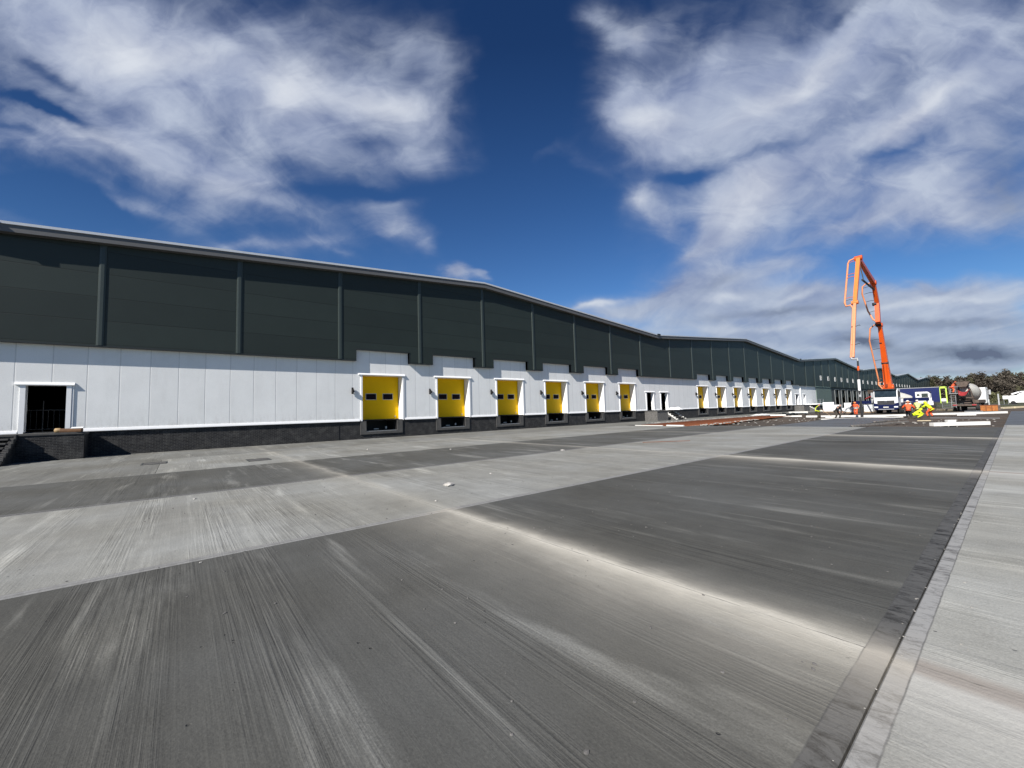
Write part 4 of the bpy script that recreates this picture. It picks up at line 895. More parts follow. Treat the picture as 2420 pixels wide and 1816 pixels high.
def drum_prof(L, r): return [(.38*r, 0), (.55*r, L*.05), (.78*r, L*.22), (1.0*r, L*.48), (1.0*r, L*.68), (.72*r, L*.9), (.45*r, L)]
def mixer(loc, rz, label, body=P_white, frame=P_blue, sleeper=True, drum=P_white):
    m = empty('concrete_mixer_truck', loc, rz, label, 'mixer truck')
    cab(m, body, body, 3.3, 2.4, sleeper)
    MB().box(-.45, .45, 1.2, 9.0, .7, 1.05).build('chassis', P_dark, m)
    MB().box(-1.2, 1.2, 2.6, 7.8, 1.1, 1.55).build('side_frame', frame, m, bevel=.02)
    for y in (1.35, 2.9, 6.6, 7.9):
        for s in (-1, 1): wheel(m, s*1.05, y)
    ax = Vector((0, 1, .20)).normalized()
    dr = MB().lathe(drum_prof(5.6, 1.2), Vector((0, 2.7, 2.0)), ax, 28).build('drum', drum, m)
    mb = MB()
    c0 = Vector((0, 2.7, 2.0))
    for h, r in ((5.6*.50, 1.22), (5.6*.66, 1.22)):
        mb.lathe([(r-.01, h-.04), (r+.01, h-.03), (r+.01, h+.03), (r-.01, h+.04)], c0, ax, 28)
    mb.build('drum_band', P_grime, dr)
    mb = MB(); mb.lathe([(.56, 5.58), (.56, 5.95), (.48, 5.95), (.48, 5.58)], c0, ax, 22); mb.build('drum_mouth', P_dark, dr)
    e = c0+ax*5.9
    mb = MB(); mb.prism([(-.75, e.z+.95), (.75, e.z+.95), (.35, e.z+.2), (-.35, e.z+.2)], 'y', e.y-.1, e.y+.75); mb.build('hopper', P_grime, m, bevel=.02)
    mb = MB(); pts = []
    for i in range(9):
        a = math.pi*(i/8); pts.append((math.cos(a)*.55, -math.sin(a)*.42))
    for i in range(8):
        (xa, za), (xb, zb) = pts[i], pts[i+1]
        mb.add([(xa, e.y+.1, e.z-.1+za), (xb, e.y+.1, e.z-.1+zb), (xb*.7, e.y+1.25, e.z-.75+zb*.7), (xa*.7, e.y+1.25, e.z-.75+za*.7)], [(0, 1, 2, 3)])
    o = mb.build('chute', P_red, m); sm = o.modifiers.new('s', 'SOLIDIFY'); sm.thickness = .04
    mb = MB()
    for s in (-1, 1): mb.beam((s*.8, 8.2, 1.0), (s*.62, 8.6, 3.1), .1, .14); mb.beam((s*.8, 7.0, 1.0), (s*.62, 8.4, 2.9), .08, .1)
    mb.box(-.8, .8, 8.35, 8.5, 1.8, 1.95); mb.build('rear_frame', P_grime, m)
    mb = MB()
    for s in (-.22, .22): mb.tube([(1.0+s, 9.15, .5), (1.0+s, 8.9, 3.4)], .025, 6)
    for i in range(9): mb.tube([(.78, 9.13-.025*i, .7+.3*i), (1.22, 9.13-.025*i, .7+.3*i)], .02, 5)
    mb.build('ladder', P_steel_l, m)
    mb = MB(); mb.box(.3, 1.35, 8.2, 9.3, 2.48, 2.54); mb.tube([(1.3, 9.25, 2.5), (1.3, 9.25, 3.5), (.4, 9.25, 3.5)], .025, 6); mb.build('platform', P_grey, m)
    mb = MB(); mb.box(-1.15, 1.15, 8.95, 9.1, .75, 1.0); mb.build('rear_bar', P_grime, m)
    for s in (-1, 1): MB().box(s*.9-.2, s*.9+.2, 9.1, 9.14, .8, .95).build('tail_light', P_red, m)
    return m
P_steel_l = P_steel if 'P_steel' in globals() else M_steel
M_hl = flatmat('wet cement coated drum', (.45, .44, .40, 1), .5, var=.12, dirt=.35)
mixer((-10.6, 113.6, G), R(97), 'white concrete mixer truck side-on behind the pump truck, cab pointing right', drum=M_hl)
mx2 = mixer((-3.9, 93.0, G), R(180-5), 'white concrete mixer truck seen from its dirty rear with red chute', frame=P_grime, drum=M_hl, sleeper=False)
# curtain sided lorry
lo = empty('curtain_sided_lorry', (-10.6, 127.8, G), R(12), 'dark blue curtain sided lorry trailer with white roof and yellow green rear edge', 'lorry')
MB().box(-9.6, 0, 0, 2.5, 1.25, 4.35).build('curtain_side', P_blue, lo, bevel=.02)
MB().box(-9.7, .06, -.05, 2.55, 4.35, 4.47).build('roof', P_grey, lo, bevel=.03)
MB().box(-9.6, 0, .0, 2.5, .95, 1.25).build('chassis', P_dark, lo)
mb = MB(); mb.box(0.0, .14, -.06, .3, .9, 4.5); mb.box(0, .14, 2.2, 2.56, .9, 4.5); mb.box(0, .14, .3, 2.2, 3.9, 4.5); mb.box(0, 1.1, -.06, .12, 4.1, 4.5); mb.box(.9, 1.1, -.06, .12, .9, 4.5); mb.build('rear_frame', P_yg, lo)
MB().box(.02, .12, .3, 2.2, 1.2, 2.6).build('rear_door', P_white, lo); MB().box(.16, .9, -.02, .06, 1.3, 1.9).build('side_panel', P_white, lo)
for x in (-8.6, -2.4, -1.1):
    for y in (.2, 2.3):
        w = MB().lathe([(.28, -.14), (.47, -.14), (.5, -.1), (.5, .1), (.47, .14), (.28, .14)], (0, 0, 0), (0, 1, 0), 20).build('wheel', P_tyre, lo); w.location = (x, y, .5)
        MB().lathe([(.28, -.1), (.1, -.12), (.1, .12), (.28, .1)], (0, 0, 0), (0, 1, 0), 12).build('rim', P_rim, w)
# white plant at the right edge
pv = empty('site_dumper', (-.05, 158.6, G), R(-8), 'white box bodied site vehicle with a crane arm, at the far right edge', 'site vehicle')
mb = MB(); mb.prism([(-1.25, .35), (2.6, .35), (2.75, 1.2), (2.7, 2.2), (-1.0, 2.15), (-1.4, 1.95)], 'y', -1.1, 1.1); mb.build('body', P_white, pv, bevel=.08)
mb = MB(); mb.prism([(-.1, 2.2), (2.3, 2.2), (2.4, 2.65), (.6, 2.75)], 'y', -.6, .6); mb.build('superstructure', P_white, pv, bevel=.05)
mb = MB(); mb.beam((-.9, 0, 2.45), (.3, 0, 2.95), .35, .16); mb.beam((.4, 0, 2.98), (2.6, 0, 3.0), .35, .18); mb.build('crane_arm', P_white, pv, bevel=.02)
MB().box(.5, .75, -.2, .2, 2.6, 2.95).build('crane_post', P_dark, pv)
for x in (-.6, 1.8):
    for y in (-1.0, 1.0):
        w = MB().lathe([(.2, -.14), (.4, -.14), (.42, 0), (.4, .14), (.2, .14)], (0, 0, 0), (0, 1, 0), 18).build('wheel', P_tyre, pv); w.location = (x, y, .42)
sb = empty('sign_board', (-1.87, 156.9, G), R(-5), 'small white rounded board left of the white site vehicle', 'board')
mb = MB(); r = .12
pts = []
for cx_, cz_, a0 in ((.5-r, 1.3+r, -90), (.5-r, 2.15-r, 0), (-.5+r, 2.15-r, 90), (-.5+r, 1.3+r, 180)):
    for k in range(5): a = R(a0+22.5*k); pts.append((cx_+r*math.cos(a), cz_+r*math.sin(a)))
mb.prism(pts, 'y', -.02, .03); mb.build('board', P_white, sb)
for s in (-.35, .35): MB().tube([(s, .05, 0), (s, .05, 2.0)], .035, 6).build('post', P_grey, sb)

# ================================================================== PEOPLE
def skinned(name, pts, edges, mat, par, sub=1):
    me = bpy.data.meshes.new(name); me.from_pydata([p[:3] for p in pts], edges, []); me.materials.append(mat)
    o = bpy.data.objects.new(name, me); COL.objects.link(o); o.parent = par
    m = o.modifiers.new('skin', 'SKIN'); m.use_smooth_shade = True
    if not me.skin_vertices: return o
    sv = me.skin_vertices[0].data
    for i, p in enumerate(pts):
        r = p[3]; sv[i].radius = r if isinstance(r, tuple) else (r, r); sv[i].use_root = (i == 0)
    s = o.modifiers.new('sub', 'SUBSURF'); s.levels = sub; s.render_levels = sub
    return o
C_or = flatmat('orange hi-vis cloth', (.72, .105, .03, 1), .75, var=.12, scale=5)
C_ye = flatmat('yellow hi-vis cloth', (.62, .74, .02, 1), .75, var=.12, scale=5)
C_pale = flatmat('faded yellow vest', (.62, .65, .22, 1), .8, var=.12, scale=5)
C_dk = flatmat('dark navy workwear', (.015, .017, .022, 1), .85, var=.3, scale=5)
C_khaki = flatmat('muddy work trousers', (.05, .042, .032, 1), .9, var=.3, scale=5)
C_skin = flatmat('skin', (.42, .23, .16, 1), .6, var=.05)
C_boot = flatmat('mud caked boot', (.03, .025, .02, 1), .85, var=.3, scale=8)
C_hat_w = flatmat('white helmet', (.75, .75, .72, 1), .35); C_hat_o = flatmat('orange helmet', (.75, .2, .03, 1), .35)
C_refl = flatmat('reflective tape', (.75, .75, .68, 1), .3)
def person(loc, rz, label, pose, jacket, trousers, hat=None, hood=False, stripes=False, tape=False, size=1.0):
    p = empty('person', loc, rz, label, 'person'); p.scale = (size,)*3
    J = {k: Vector(v) for k, v in pose.items()}
    v = lambda k, r, dz=0: (*J[k], r)
    up = (J['head']-J['neck']).normalized(); fwd = Vector((0, 1, 0)); fwd = (fwd-up*fwd.dot(up)).normalized()
    hc = J['head']
    pts = [v('pel', (.15, .11)), v('chest', (.17, .12)), v('neck', .055), (*(hc-up*.02), .09), (*(hc+up*.09), .085), (*(hc+fwd*.1-up*.02), .02),
           v('shL', .075), v('elL', .05), v('wrL', .033), v('shR', .075), v('elR', .05), v('wrR', .033),
           v('hipL', .095), v('knL', .065), v('anL', .045), (*(J['anL']+Vector((0, .14, -.05))), .035), v('hipR', .095), v('knR', .065), v('anR', .045), (*(J['anR']+Vector((0, .14, -.05))), .035)]
    ed = [(0, 1), (1, 2), (2, 3), (3, 4), (3, 5), (1, 6), (6, 7), (7, 8), (1, 9), (9, 10), (10, 11), (0, 12), (12, 13), (13, 14), (14, 15), (0, 16), (16, 17), (17, 18), (18, 19)]
    skinned('body', pts, ed, C_skin, p)
    jp = [v('pel', (.185, .15)), v('chest', (.22, .165)), (*J['neck'], .08), v('shL', .105), v('elL', .085), (*(J['elL'].lerp(J['wrL'], .92)), .062), v('shR', .105), v('elR', .085), (*(J['elR'].lerp(J['wrR'], .92)), .062), (*(J['pel']+(J['pel']-J['chest']).normalized()*.1), (.19, .155))]
    jk = skinned('jacket', jp, [(0, 1), (1, 2), (1, 3), (3, 4), (4, 5), (1, 6), (6, 7), (7, 8), (0, 9)], jacket, p)
    tp = [(*(J['pel']), (.165, .13)), v('hipL', .12), v('knL', .095), (*(J['anL']+Vector((0, 0, .03))), .075), v('hipR', .12), v('knR', .095), (*(J['anR']+Vector((0, 0, .03))), .075)]
    skinned('trousers', tp, [(0, 1), (1, 2), (2, 3), (0, 4), (4, 5), (5, 6)], trousers, p)
    for s in 'LR':
        a = J['an'+s]
        MB().prism([(a.y-.1, a.z-.09), (a.y+.2, a.z-.09), (a.y+.2, a.z-.04), (a.y+.07, a.z+.02), (a.y+.06, a.z+.12), (a.y-.08, a.z+.12)], 'x', a.x-.05, a.x+.05).build('boot', C_boot, p, bevel=.015)
        w = J['wr'+s]; dd = (w-J['el'+s]).normalized(); sd = dd.cross(Vector((0, 0, 1)))
        sd = sd.normalized() if sd.length > .1 else Vector((1, 0, 0)); nn = dd.cross(sd)
        mb = MB(); mb.beam(w-dd*.02, w+dd*.09, .075, .03, .08, .025, side=sd)
        for i, (ln_, o_) in enumerate(((.065, -.03), (.075, -.01), (.07, .01), (.055, .03))):
            b0 = w+dd*.08+sd*o_; mb.tube([b0, b0+dd*ln_*.5+nn*.01, b0+dd*ln_*.8+nn*.03], [.009, .008, .006], 6)
        b0 = w+dd*.03+sd*.04; mb.tube([b0, b0+sd*.025+dd*.03, b0+sd*.03+dd*.055+nn*.015], [.011, .009, .007], 6)
        mb.build('hand', C_skin, p)
    if hat:
        mb = MB(); mb.lathe([(.155, .03), (.13, .045), (.125, .09), (.095, .15), (.04, .175), (.005, .178)], hc-up*.0, up, 16); mb.build('helmet', hat, p)
    if hood:
        mb = MB(); mb.lathe([(.10, -.12), (.125, -.03), (.13, .06), (.10, .14), (.03, .175)], hc, up, 14); mb.build('hood', jacket, p)
    ch, pe = J['chest'], J['pel']
    if tape or stripes:
        mb = MB(); ax = (ch-pe).normalized()
        for k in ((.15, .5) if tape else (.2,)):
            c = pe.lerp(ch, k); mb.lathe([(.222, -.03), (.228, 0), (.222, .03)], c, ax, 18)
        mb.build('reflective_band', C_refl if tape else C_ye, p)
    if stripes:
        mb = MB()
        for s in 'LR':
            mb.tube([pe.lerp(ch, .1)+Vector((.1 if s == 'R' else -.1, -.19, 0)), ch+Vector((.12 if s == 'R' else -.12, -.19, .05)), J['sh'+s]+Vector((0, -.03, .1)), ch+Vector((.11 if s == 'R' else -.11, .18, -.0)), pe.lerp(ch, .1)+Vector((.1 if s == 'R' else -.1, .2, 0))], .018, 6)
        mb.build('hi_vis_brace', C_ye, p)
    return p
def pose(bend=0, crouch=0, arms='fwd', step=.12, drop=0):
    """bend: torso lean in degrees, crouch 0..1"""
    ph = .95-.5*crouch; b = R(bend); kf = .42*crouch+.04
    P0 = Vector((0, -.22*crouch-.12*math.sin(b), ph)); T = Vector((0, math.sin(b), math.cos(b)))
    d = {'pel': P0, 'chest': P0+T*.36, 'neck': P0+T*.57}
    b2 = R(min(bend*.8+5, 95)); T2 = Vector((0, math.sin(b2), math.cos(b2))); d['head'] = d['neck']+T2*.15
    for s, x in (('L', -1), ('R', 1)):
        d['sh'+s] = P0+T*.50+Vector((x*.19, 0, 0)); st = step*(1 if s == 'L' else -1)
        d['hip'+s] = P0+Vector((x*.1, 0, -.04))
        d['kn'+s] = Vector((x*(.13+.08*crouch), kf+st*.6, .5-.06*crouch)); d['an'+s] = Vector((x*.14, st-.05*crouch, .09))
        sh = d['sh'+s]
        if arms == 'down': d['el'+s] = sh+Vector((x*.05, .03, -.28)); d['wr'+s] = sh+Vector((x*.05, .14, -.52))
        elif arms == 'fwd': d['el'+s] = sh+Vector((x*.07, .12, -.25)); d['wr'+s] = sh+Vector((x*-.02, .34, -.32))
        elif arms == 'out': d['el'+s] = sh+Vector((x*.2, .05, -.2)); d['wr'+s] = sh+Vector((x*.22, .2, -.36))
        elif arms == 'reach': d['el'+s] = sh+Vector((x*.04, .2, -.18)); d['wr'+s] = sh+Vector((0, .42, -.28))
    return d
person((-12.7, 49.7, G), R(-70), 'worker in dark clothes with yellow braces standing near the white boards, leftmost', pose(14, .1, 'fwd'), C_dk, C_khaki, None, stripes=True)
person((-12.15, 54.2, G), R(-110), 'worker in black jacket and yellow overtrousers waist beside the white board, hunched', pose(38, .15, 'down'), C_dk, C_khaki, None, stripes=False, tape=False)
person((-13.2, 67.4, G), R(170), 'worker in orange hi-vis suit standing left of the hanging hose', pose(12, .12, 'out'), C_or, C_or, C_hat_o, tape=True)
person((-6.65, 54.0, G), R(5), 'worker in orange jacket with his back turned, dark trousers', pose(30, .15, 'out'), C_or, C_dk, C_hat_o)
person((-6.05, 54.2, G), R(-60), 'worker in yellow suit crouching low beside the orange jacketed worker', pose(50, .9, 'fwd'), C_ye, C_ye, None, hood=True, size=.88)
person((-5.55, 57.4, G), R(70), 'worker in yellow hooded jacket and orange trousers, stooping', pose(34, .2, 'reach'), C_ye, C_or, None, hood=True)
person((-7.0, 63.0, G), R(10), 'worker in faded yellow vest and white helmet behind the crew', pose(12, .1, 'fwd'), C_pale, C_dk, C_hat_w)
person((-7.75, 63.6, G), R(150), 'worker in grey behind the orange jacketed worker, white helmet', pose(15, .1, 'fwd'), C_refl, C_dk, C_hat_w)
person((-5.65, 84.3, 2.34), R(-60), 'worker in orange suit leaning over on the rear platform of the mixer truck', pose(34, .15, 'reach'), C_or, C_or, None, hood=True)
# rake held by first worker
r_ = empty('concrete_rake', (-12.1, 49.4, G), R(-70), 'long handled rake held by the leftmost worker', 'rake')
MB().tube([(0, -.3, 1.15), (0, .95, .06)], .018, 6).build('handle', flatmat('wooden handle', (.35, .24, .13, 1), .7), r_); MB().box(-.28, .28, .92, .98, .0, .12).build('rake_head', M_steel, r_)

# ================================================================== SITE CLUTTER
M_foam = flatmat('white formwork board', (.70, .69, .65, 1), .6, var=.05)
M_cream = flatmat('cream timber', (.62, .52, .34, 1), .75, var=.15)
def board(x0, y0, x1, y1, w, h, z, label, mat=M_foam, group='white boards laid along the pour', name='formwork_board', cat='board', ledge=True):
    a = Vector((x0, y0, z)); b_ = Vector((x1, y1, z)); L = (b_-a).length
    o = MB().box(0, L, -w/2, w/2, 0, h).build(name, mat, None, bevel=.012)
    o.location = a; o.rotation_euler = (0, 0, math.atan2(y1-y0, x1-x0)); return tag(o, label, cat, group)
board(-3.55, 36.9, -1.3, 39.3, .32, .22, -.12, 'thick white board lying alone on the bare earth near the right slab')
o = bpy.data.objects[-1] if False else None
b_ = MB().box(0, .42, -.15, .15, 0, .14).build('foam_offcut', M_foam, None, bevel=.02); b_.location = (-2.95, 37.75, .103); b_.rotation_euler = (0, 0, R(42)); tag(b_, 'small white block sitting on the thick white board', 'block')
board(-19.7, 62.0, -17.7, 62.4, .25, .2, -.18, 'short white board at the far left end of the row, beside the rust red strip')
board(-16.6, 60.2, -11.3, 59.6, .25, .22, -.18, 'long white board behind the two dark clothed workers')
board(-13.8, 57.0, -12.7, 56.7, .5, .16, -.18, 'wide white sheet at the feet of the hunched worker in black')
board(-11.05, 59.5, -7.7, 61.7, .25, .22, -.18, 'white board on the ground in front of the pump truck wheels')
board(-12.2, 48.5, -7.1, 54.15, .10, .10, -.08, 'thin pale batten along the edge of the fresh dark slab', name='timber_batten', cat='batten')
board(-6.05, 63.6, -.9, 69.3, .30, .22, -.16, 'long white board running right from the crew to the right slab')
board(-4.1, 62.0, -2.8, 62.4, .3, .14, -.16, 'short white board lying against the front of the long right hand board')
board(-24.8, 80.9, -22.6, 82.6, .4, .3, -.1, 'white board beside the dock pits next to the black debris pile')
board(-24.0, 93.3, -22.7, 93.0, .5, .4, -.1, 'white board below the distant brick landing')
board(-21.9, 64.0, -20.2, 64.6, .5, .18, -.05, 'white sheet at the end of the grey rubble row')
board(-7.9, 90.0, -5.9, 85.5, .25, .25, -.18, 'cream kerb piece between the crew and the mixer truck', M_cream, 'cream kerb pieces laid on the earth', 'kerb_stone', 'kerb')
board(-1.9, 95.6, -.6, 99.8, .3, .28, -.18, 'cream kerb piece just right of the rusty steel box', M_cream, 'cream kerb pieces laid on the earth', 'kerb_stone', 'kerb')
board(-.5, 100.2, 2.5, 110, .3, .28, -.18, 'long cream kerb piece reaching the right edge', M_cream, 'cream kerb pieces laid on the earth', 'kerb_stone', 'kerb')
board(-18.8, 31.95, -17.2, 31.75, .16, .10, 0.0, 'short white batten at the near end of the rust red strip', name='timber_batten', cat='batten')
board(-22.0, 32.1, -19.2, 32.0, .10, .06, 0.0, 'thin white batten left of the short batten by the rust red strip', name='timber_batten', cat='batten')
board(-6.9, 33.9, -5.2, 41.5, .14, .12, -.06, 'rough grey timber forming the edge between earth and slab', flatmat('weathered timber', (.17, .155, .14, 1), .85, var=.4, scale=5), 'rough timbers', 'timber', 'timber')
board(-5.9, 46.5, -6.9, 40.5, .12, .10, -.03, 'rough grey timber running back towards the orange jacketed worker', bpy.data.materials['weathered timber'], 'rough timbers', 'timber', 'timber')
board(-4.9, 50.5, -1.0, 49.0, .06, .05, -.05, 'thin steel bar lying across the bare earth', M_steel, None, 'steel_bar', 'bar')
board(-4.9, 43.2, -4.2, 43.5, .08, .05, -.03, 'short pale timber offcut on the earth in front of the crew', M_cream, None, 'timber_offcut', 'offcut')
# rust red reinforcing mats
patch('soil', [(-21.5, 32.3), (-17.2, 32.3), (-16.4, 38), (-17.8, 47), (-18.8, 60), (-21.9, 60), (-22.3, 40)], -.03, M_rustsoil, .03, .4, 5)
rm = MB()
for k in range(70): y = 33+k*.4; rm.tube([(-22, y, .02), (-18.3, y, .03)], .012, 4, False)
for k in range(12): x = -22+k*.33; rm.tube([(x, 33, .04), (x, 60.5, .045)], .012, 4, False)
M_rust = flatmat('rusty steel', (.20, .065, .025, 1), .85, var=.3, scale=5)
tag(rm.build('reinforcing_mat', M_rust), 'rust red steel reinforcing mat laid in a long strip by the warehouse', 'steel mat')
# rusty steel box and grey grate
r_ = empty('steel_box', (-3.2, 81.6, G), R(3), 'orange brown rusty steel box right of the mixer truck', 'steel box')
mb = MB(); L = 1.5
mb.box(0, L, 0, .06, .05, .75); mb.box(0, L, 1.2, 1.26, .05, .75); mb.box(0, .06, .06, 1.2, .05, .75); mb.box(L-.06, L, .06, 1.2, .05, .75); mb.box(.06, L-.06, .06, 1.2, .05, .1)
mb.build('box_body', flatmat('orange rust', (.34, .12, .03, 1), .85, var=.45, scale=3), r_)
mb = MB(); mb.box(-.04, L+.04, -.03, .09, .75, .82); mb.box(-.04, L+.04, 1.17, 1.29, .75, .82); mb.build('rim', M_rust, r_)
for x in (.5, 1.0): MB().box(x-.03, x+.03, -.045, 0, .06, .74).build('stiffener', M_rust, r_)
MB().box(L, L+.22, -.05, .5, 0, .8).build('end_plate', P_grime, r_)
r_ = empty('steel_grate', (-4.3, 76.3, G), R(-15), 'pale grey grating lying in front of the mixer truck', 'grating')
mb = MB()
for k in range(12): mb.box(0+.11*k, .03+.11*k, 0, .7, .12, .18)
mb.build('grate_bars', M_steel, r_); mb = MB(); mb.box(-.03, 1.3, -.05, 0, .08, .2); mb.box(-.03, 1.3, .7, .75, .08, .2); mb.build('grate_frame', M_steel, r_)
# barrier next to the lorry
bz = None
for i, (x, y, a, lb) in enumerate(((-8.6, 106, 0, 'pale blue grey crowd barrier in front of the lorry, left one'), (-6.2, 106.3, 3, 'pale blue grey crowd barrier in front of the lorry, nearer the mixer truck'))):
    r_ = empty('crowd_barrier', (x, y, G), R(a), lb, 'barrier', 'crowd barriers by the lorry')
    mb = MB(); mb.tube([(0, 0, .15), (0, 0, 1.15), (.08, 0, 1.2), (2.2, 0, 1.2), (2.28, 0, 1.15), (2.28, 0, .15), (0, 0, .15)], .022, 6); mb.build('frame', M_steel, r_)
    mb = MB()
    for k in range(17): mb.tube([(.13+.126*k, 0, .15), (.13+.126*k, 0, 1.2)], .008, 4)
    mb.build('bars', M_steel, r_)
    for q in (.3, 1.98): MB().box(q-.03, q+.03, -.3, .3, 0, .04).build('foot', M_steel, r_)
# mesh fence post seen right
r_ = empty('fence_post', (-1.8, 93.3, G), 0, 'grey upright post with block foot between the steel box and the kerbs', 'post')
MB().box(-.07, .07, -.05, .05, 0, 2.3).build('post', P_grey, r_); MB().box(-.3, .3, -.15, .15, 0, .15).build('foot', M_conc, r_)
# pallets
M_wrap = flatmat('white stretch wrap', (.74, .75, .75, 1), .35, var=.08, scale=4)
M_pal = flatmat('pallet wood', (.32, .22, .13, 1), .85, var=.2)
def pallet(x, y, h, w, label, rz=0, tarp=False):
    r_ = empty('pallet_stack', (x, y, G), R(rz), label, 'pallet', 'wrapped pallets near the far steps')
    mb = MB()
    for k in range(3): mb.box(-w/2, w/2, -.6+.5*k, -.5+.5*k, 0, .1)
    for k in range(5): mb.box(-w/2+k*w/4-.04, -w/2+k*w/4+.04, -.6, .5, .1, .13)
    mb.build('pallet', M_pal, r_)
    mb = MB(); n = 4
    rnd = random.Random(int(x*10))
    for k in range(n):
        z0 = .14+h*k/n; q = rnd.uniform(-.03, .03); mb.box(-w/2+.03+q, w/2-.03+q, -.55, .5, z0, z0+h/n-.01)
    mb.build('wrapped_blocks', M_wrap, r_, bevel=.03); return r_
pallet(-22.0, 92.8, 1.7, 1.7, 'tall white wrapped pallet left of the pump truck outrigger, by the railed landing', 8)
pallet(-20.6, 91.8, 1.2, 1.2, 'lower white wrapped pallet right of the tall one', -5)
pallet(-20.3, 94.2, .55, 1.6, 'low flat white pack lying on a pallet', 0)
pallet(-17.2, 84.5, 1.5, 1.5, 'white wrapped pallet just left of the blue outrigger', 5)
pallet(-14.9, 84.8, 1.1, 1.1, 'small white pallet behind the blue outrigger beam', -3)
# white sheet draped on the railed landing and bag by the stepped flight
def drape(name, x0, x1, y0, y1, z, amp, label, cat, seed, group=None):
    from mathutils import noise as MN
    n = 12; v = []; f = []
    for i in range(n+1):
        for j in range(n+1):
            a, b_ = i/n, j/n; e = min(a, 1-a, b_, 1-b_)
            h = (1-(1-min(1, e*4))**2)*amp
            v.append((x0+(x1-x0)*a+MN.noise(Vector((a*3, b_*3, seed)))*.06, y0+(y1-y0)*b_+MN.noise(Vector((a*3, b_*3, seed+5)))*.06, z+.004+h*(.75+.5*MN.noise(Vector((a*4, b_*4, seed+9))))))
    for i in range(n):
        for j in range(n): q = i*(n+1)+j; f.append((q, q+n+1, q+n+2, q+1))
    mb = MB(); mb.add(v, f, True); o = mb.build(name, M_wrap); tag(o, label, cat, group)
    s = o.modifiers.new('t', 'SOLIDIFY'); s.thickness = .01; return o
drape('plastic_sheet', -28.9, -26.9, 48.9, 49.9, 1.23, .35, 'white plastic sheet bundled on top of the stepped flight', 'sheet', 3)
drape('plastic_sheet', -28.9, -26.7, 104.2, 110.8, 1.24, .3, 'long white sheet bundled on the railed landing', 'sheet', 8)
drape('plastic_sheet', -25.6, -23.4, 66, 70, -.15, .35, 'crumpled white sheet on the ground near the dock pits', 'sheet', 12)
# black scrap heap
def rocks(name, pts, mat, label=None, cat=None, kind=None, seed=1, smin=.03, smax=.12, flat=.5):
    rnd = random.Random(seed); mb = MB()
    base = [Vector(q).normalized() for q in ((1,1,1),(-1,1,1),(1,-1,1),(-1,-1,1),(1,1,-1),(-1,1,-1),(1,-1,-1),(-1,-1,-1),(0,0,1.4),(0,0,-1.4),(1.4,0,0),(-1.4,0,0),(0,1.4,0),(0,-1.4,0))]
    fs = [(8,0,1),(8,1,3),(8,3,2),(8,2,0),(9,5,4),(9,7,5),(9,6,7),(9,4,6),(10,0,2),(10,2,6),(10,6,4),(10,4,0),(11,3,1),(11,7,3),(11,5,7),(11,1,5),(12,1,0),(12,5,1),(12,4,5),(12,0,4),(13,2,3),(13,6,2),(13,7,6),(13,3,7)]
    for x, y, z in pts:
        s = rnd.uniform(smin, smax); a = rnd.uniform(0, 6.3); ca_, sa_ = math.cos(a), math.sin(a); sx = rnd.uniform(.7, 1.8)
        v = []
        for q in base:
            k = s*rnd.uniform(.7, 1.15); X, Y, Z = q.x*k*sx, q.y*k, q.z*k*flat
            v.append((x+X*ca_-Y*sa_, y+X*sa_+Y*ca_, z+Z+s*flat*.5))
        mb.add(v, fs)
    o = mb.build(name, mat); tag(o, label, cat, kind=kind); return o
rnd = random.Random(5)
M_rub = flatmat('pale rubble', (.30, .285, .26, 1), .9, var=.4, scale=6)
M_rub2 = flatmat('grey crumbs', (.12, .115, .11, 1), .95, var=.4, scale=9)
rocks('rubble', [(-16.6-.25*(y-33)*.35+rnd.gauss(0, .35), y, -.02) for y in [rnd.uniform(32.5, 48) for _ in range(150)]]+[(-23.6+rnd.gauss(0, .5), rnd.uniform(37, 66), .0) for _ in range(230)]+[(rnd.uniform(-16, -11.6), rnd.uniform(34, 50), -.04) for _ in range(60)]+[(rnd.uniform(-6.2, -1), rnd.uniform(34, 48), -.1) for _ in range(40)], M_rub, 'pale broken rubble strewn along the rust red strip', 'rubble', 'stuff', 3, .02, .10)
rocks('scrap_heap', [(-20.9+rnd.gauss(0, .8), 67.3+rnd.gauss(0, 1.0), -.1+abs(rnd.gauss(0, .12))) for _ in range(70)], M_clt, 'black plastic scrap heap near the dock pits', 'scrap', 'stuff', 4, .1, .3)
M_crumb = M_rub2
rocks('crumbs', [(-.60+rnd.gauss(0, .018), 2+10*rnd.random()**2, .0) for _ in range(40)]+[(rnd.uniform(-.4, .6), rnd.uniform(2.4, 9), 0) for _ in range(70)], M_rub, 'pale concrete crumbs along the dark joint at the right', 'crumbs', 'stuff', 6, .002, .008)
rocks('grit', [(-rnd.uniform(.8, 14), -1+13*rnd.random(), 0) for _ in range(420)], M_rub2, 'small dark grit scattered over the slabs', 'grit', 'stuff', 8, .004, .014)
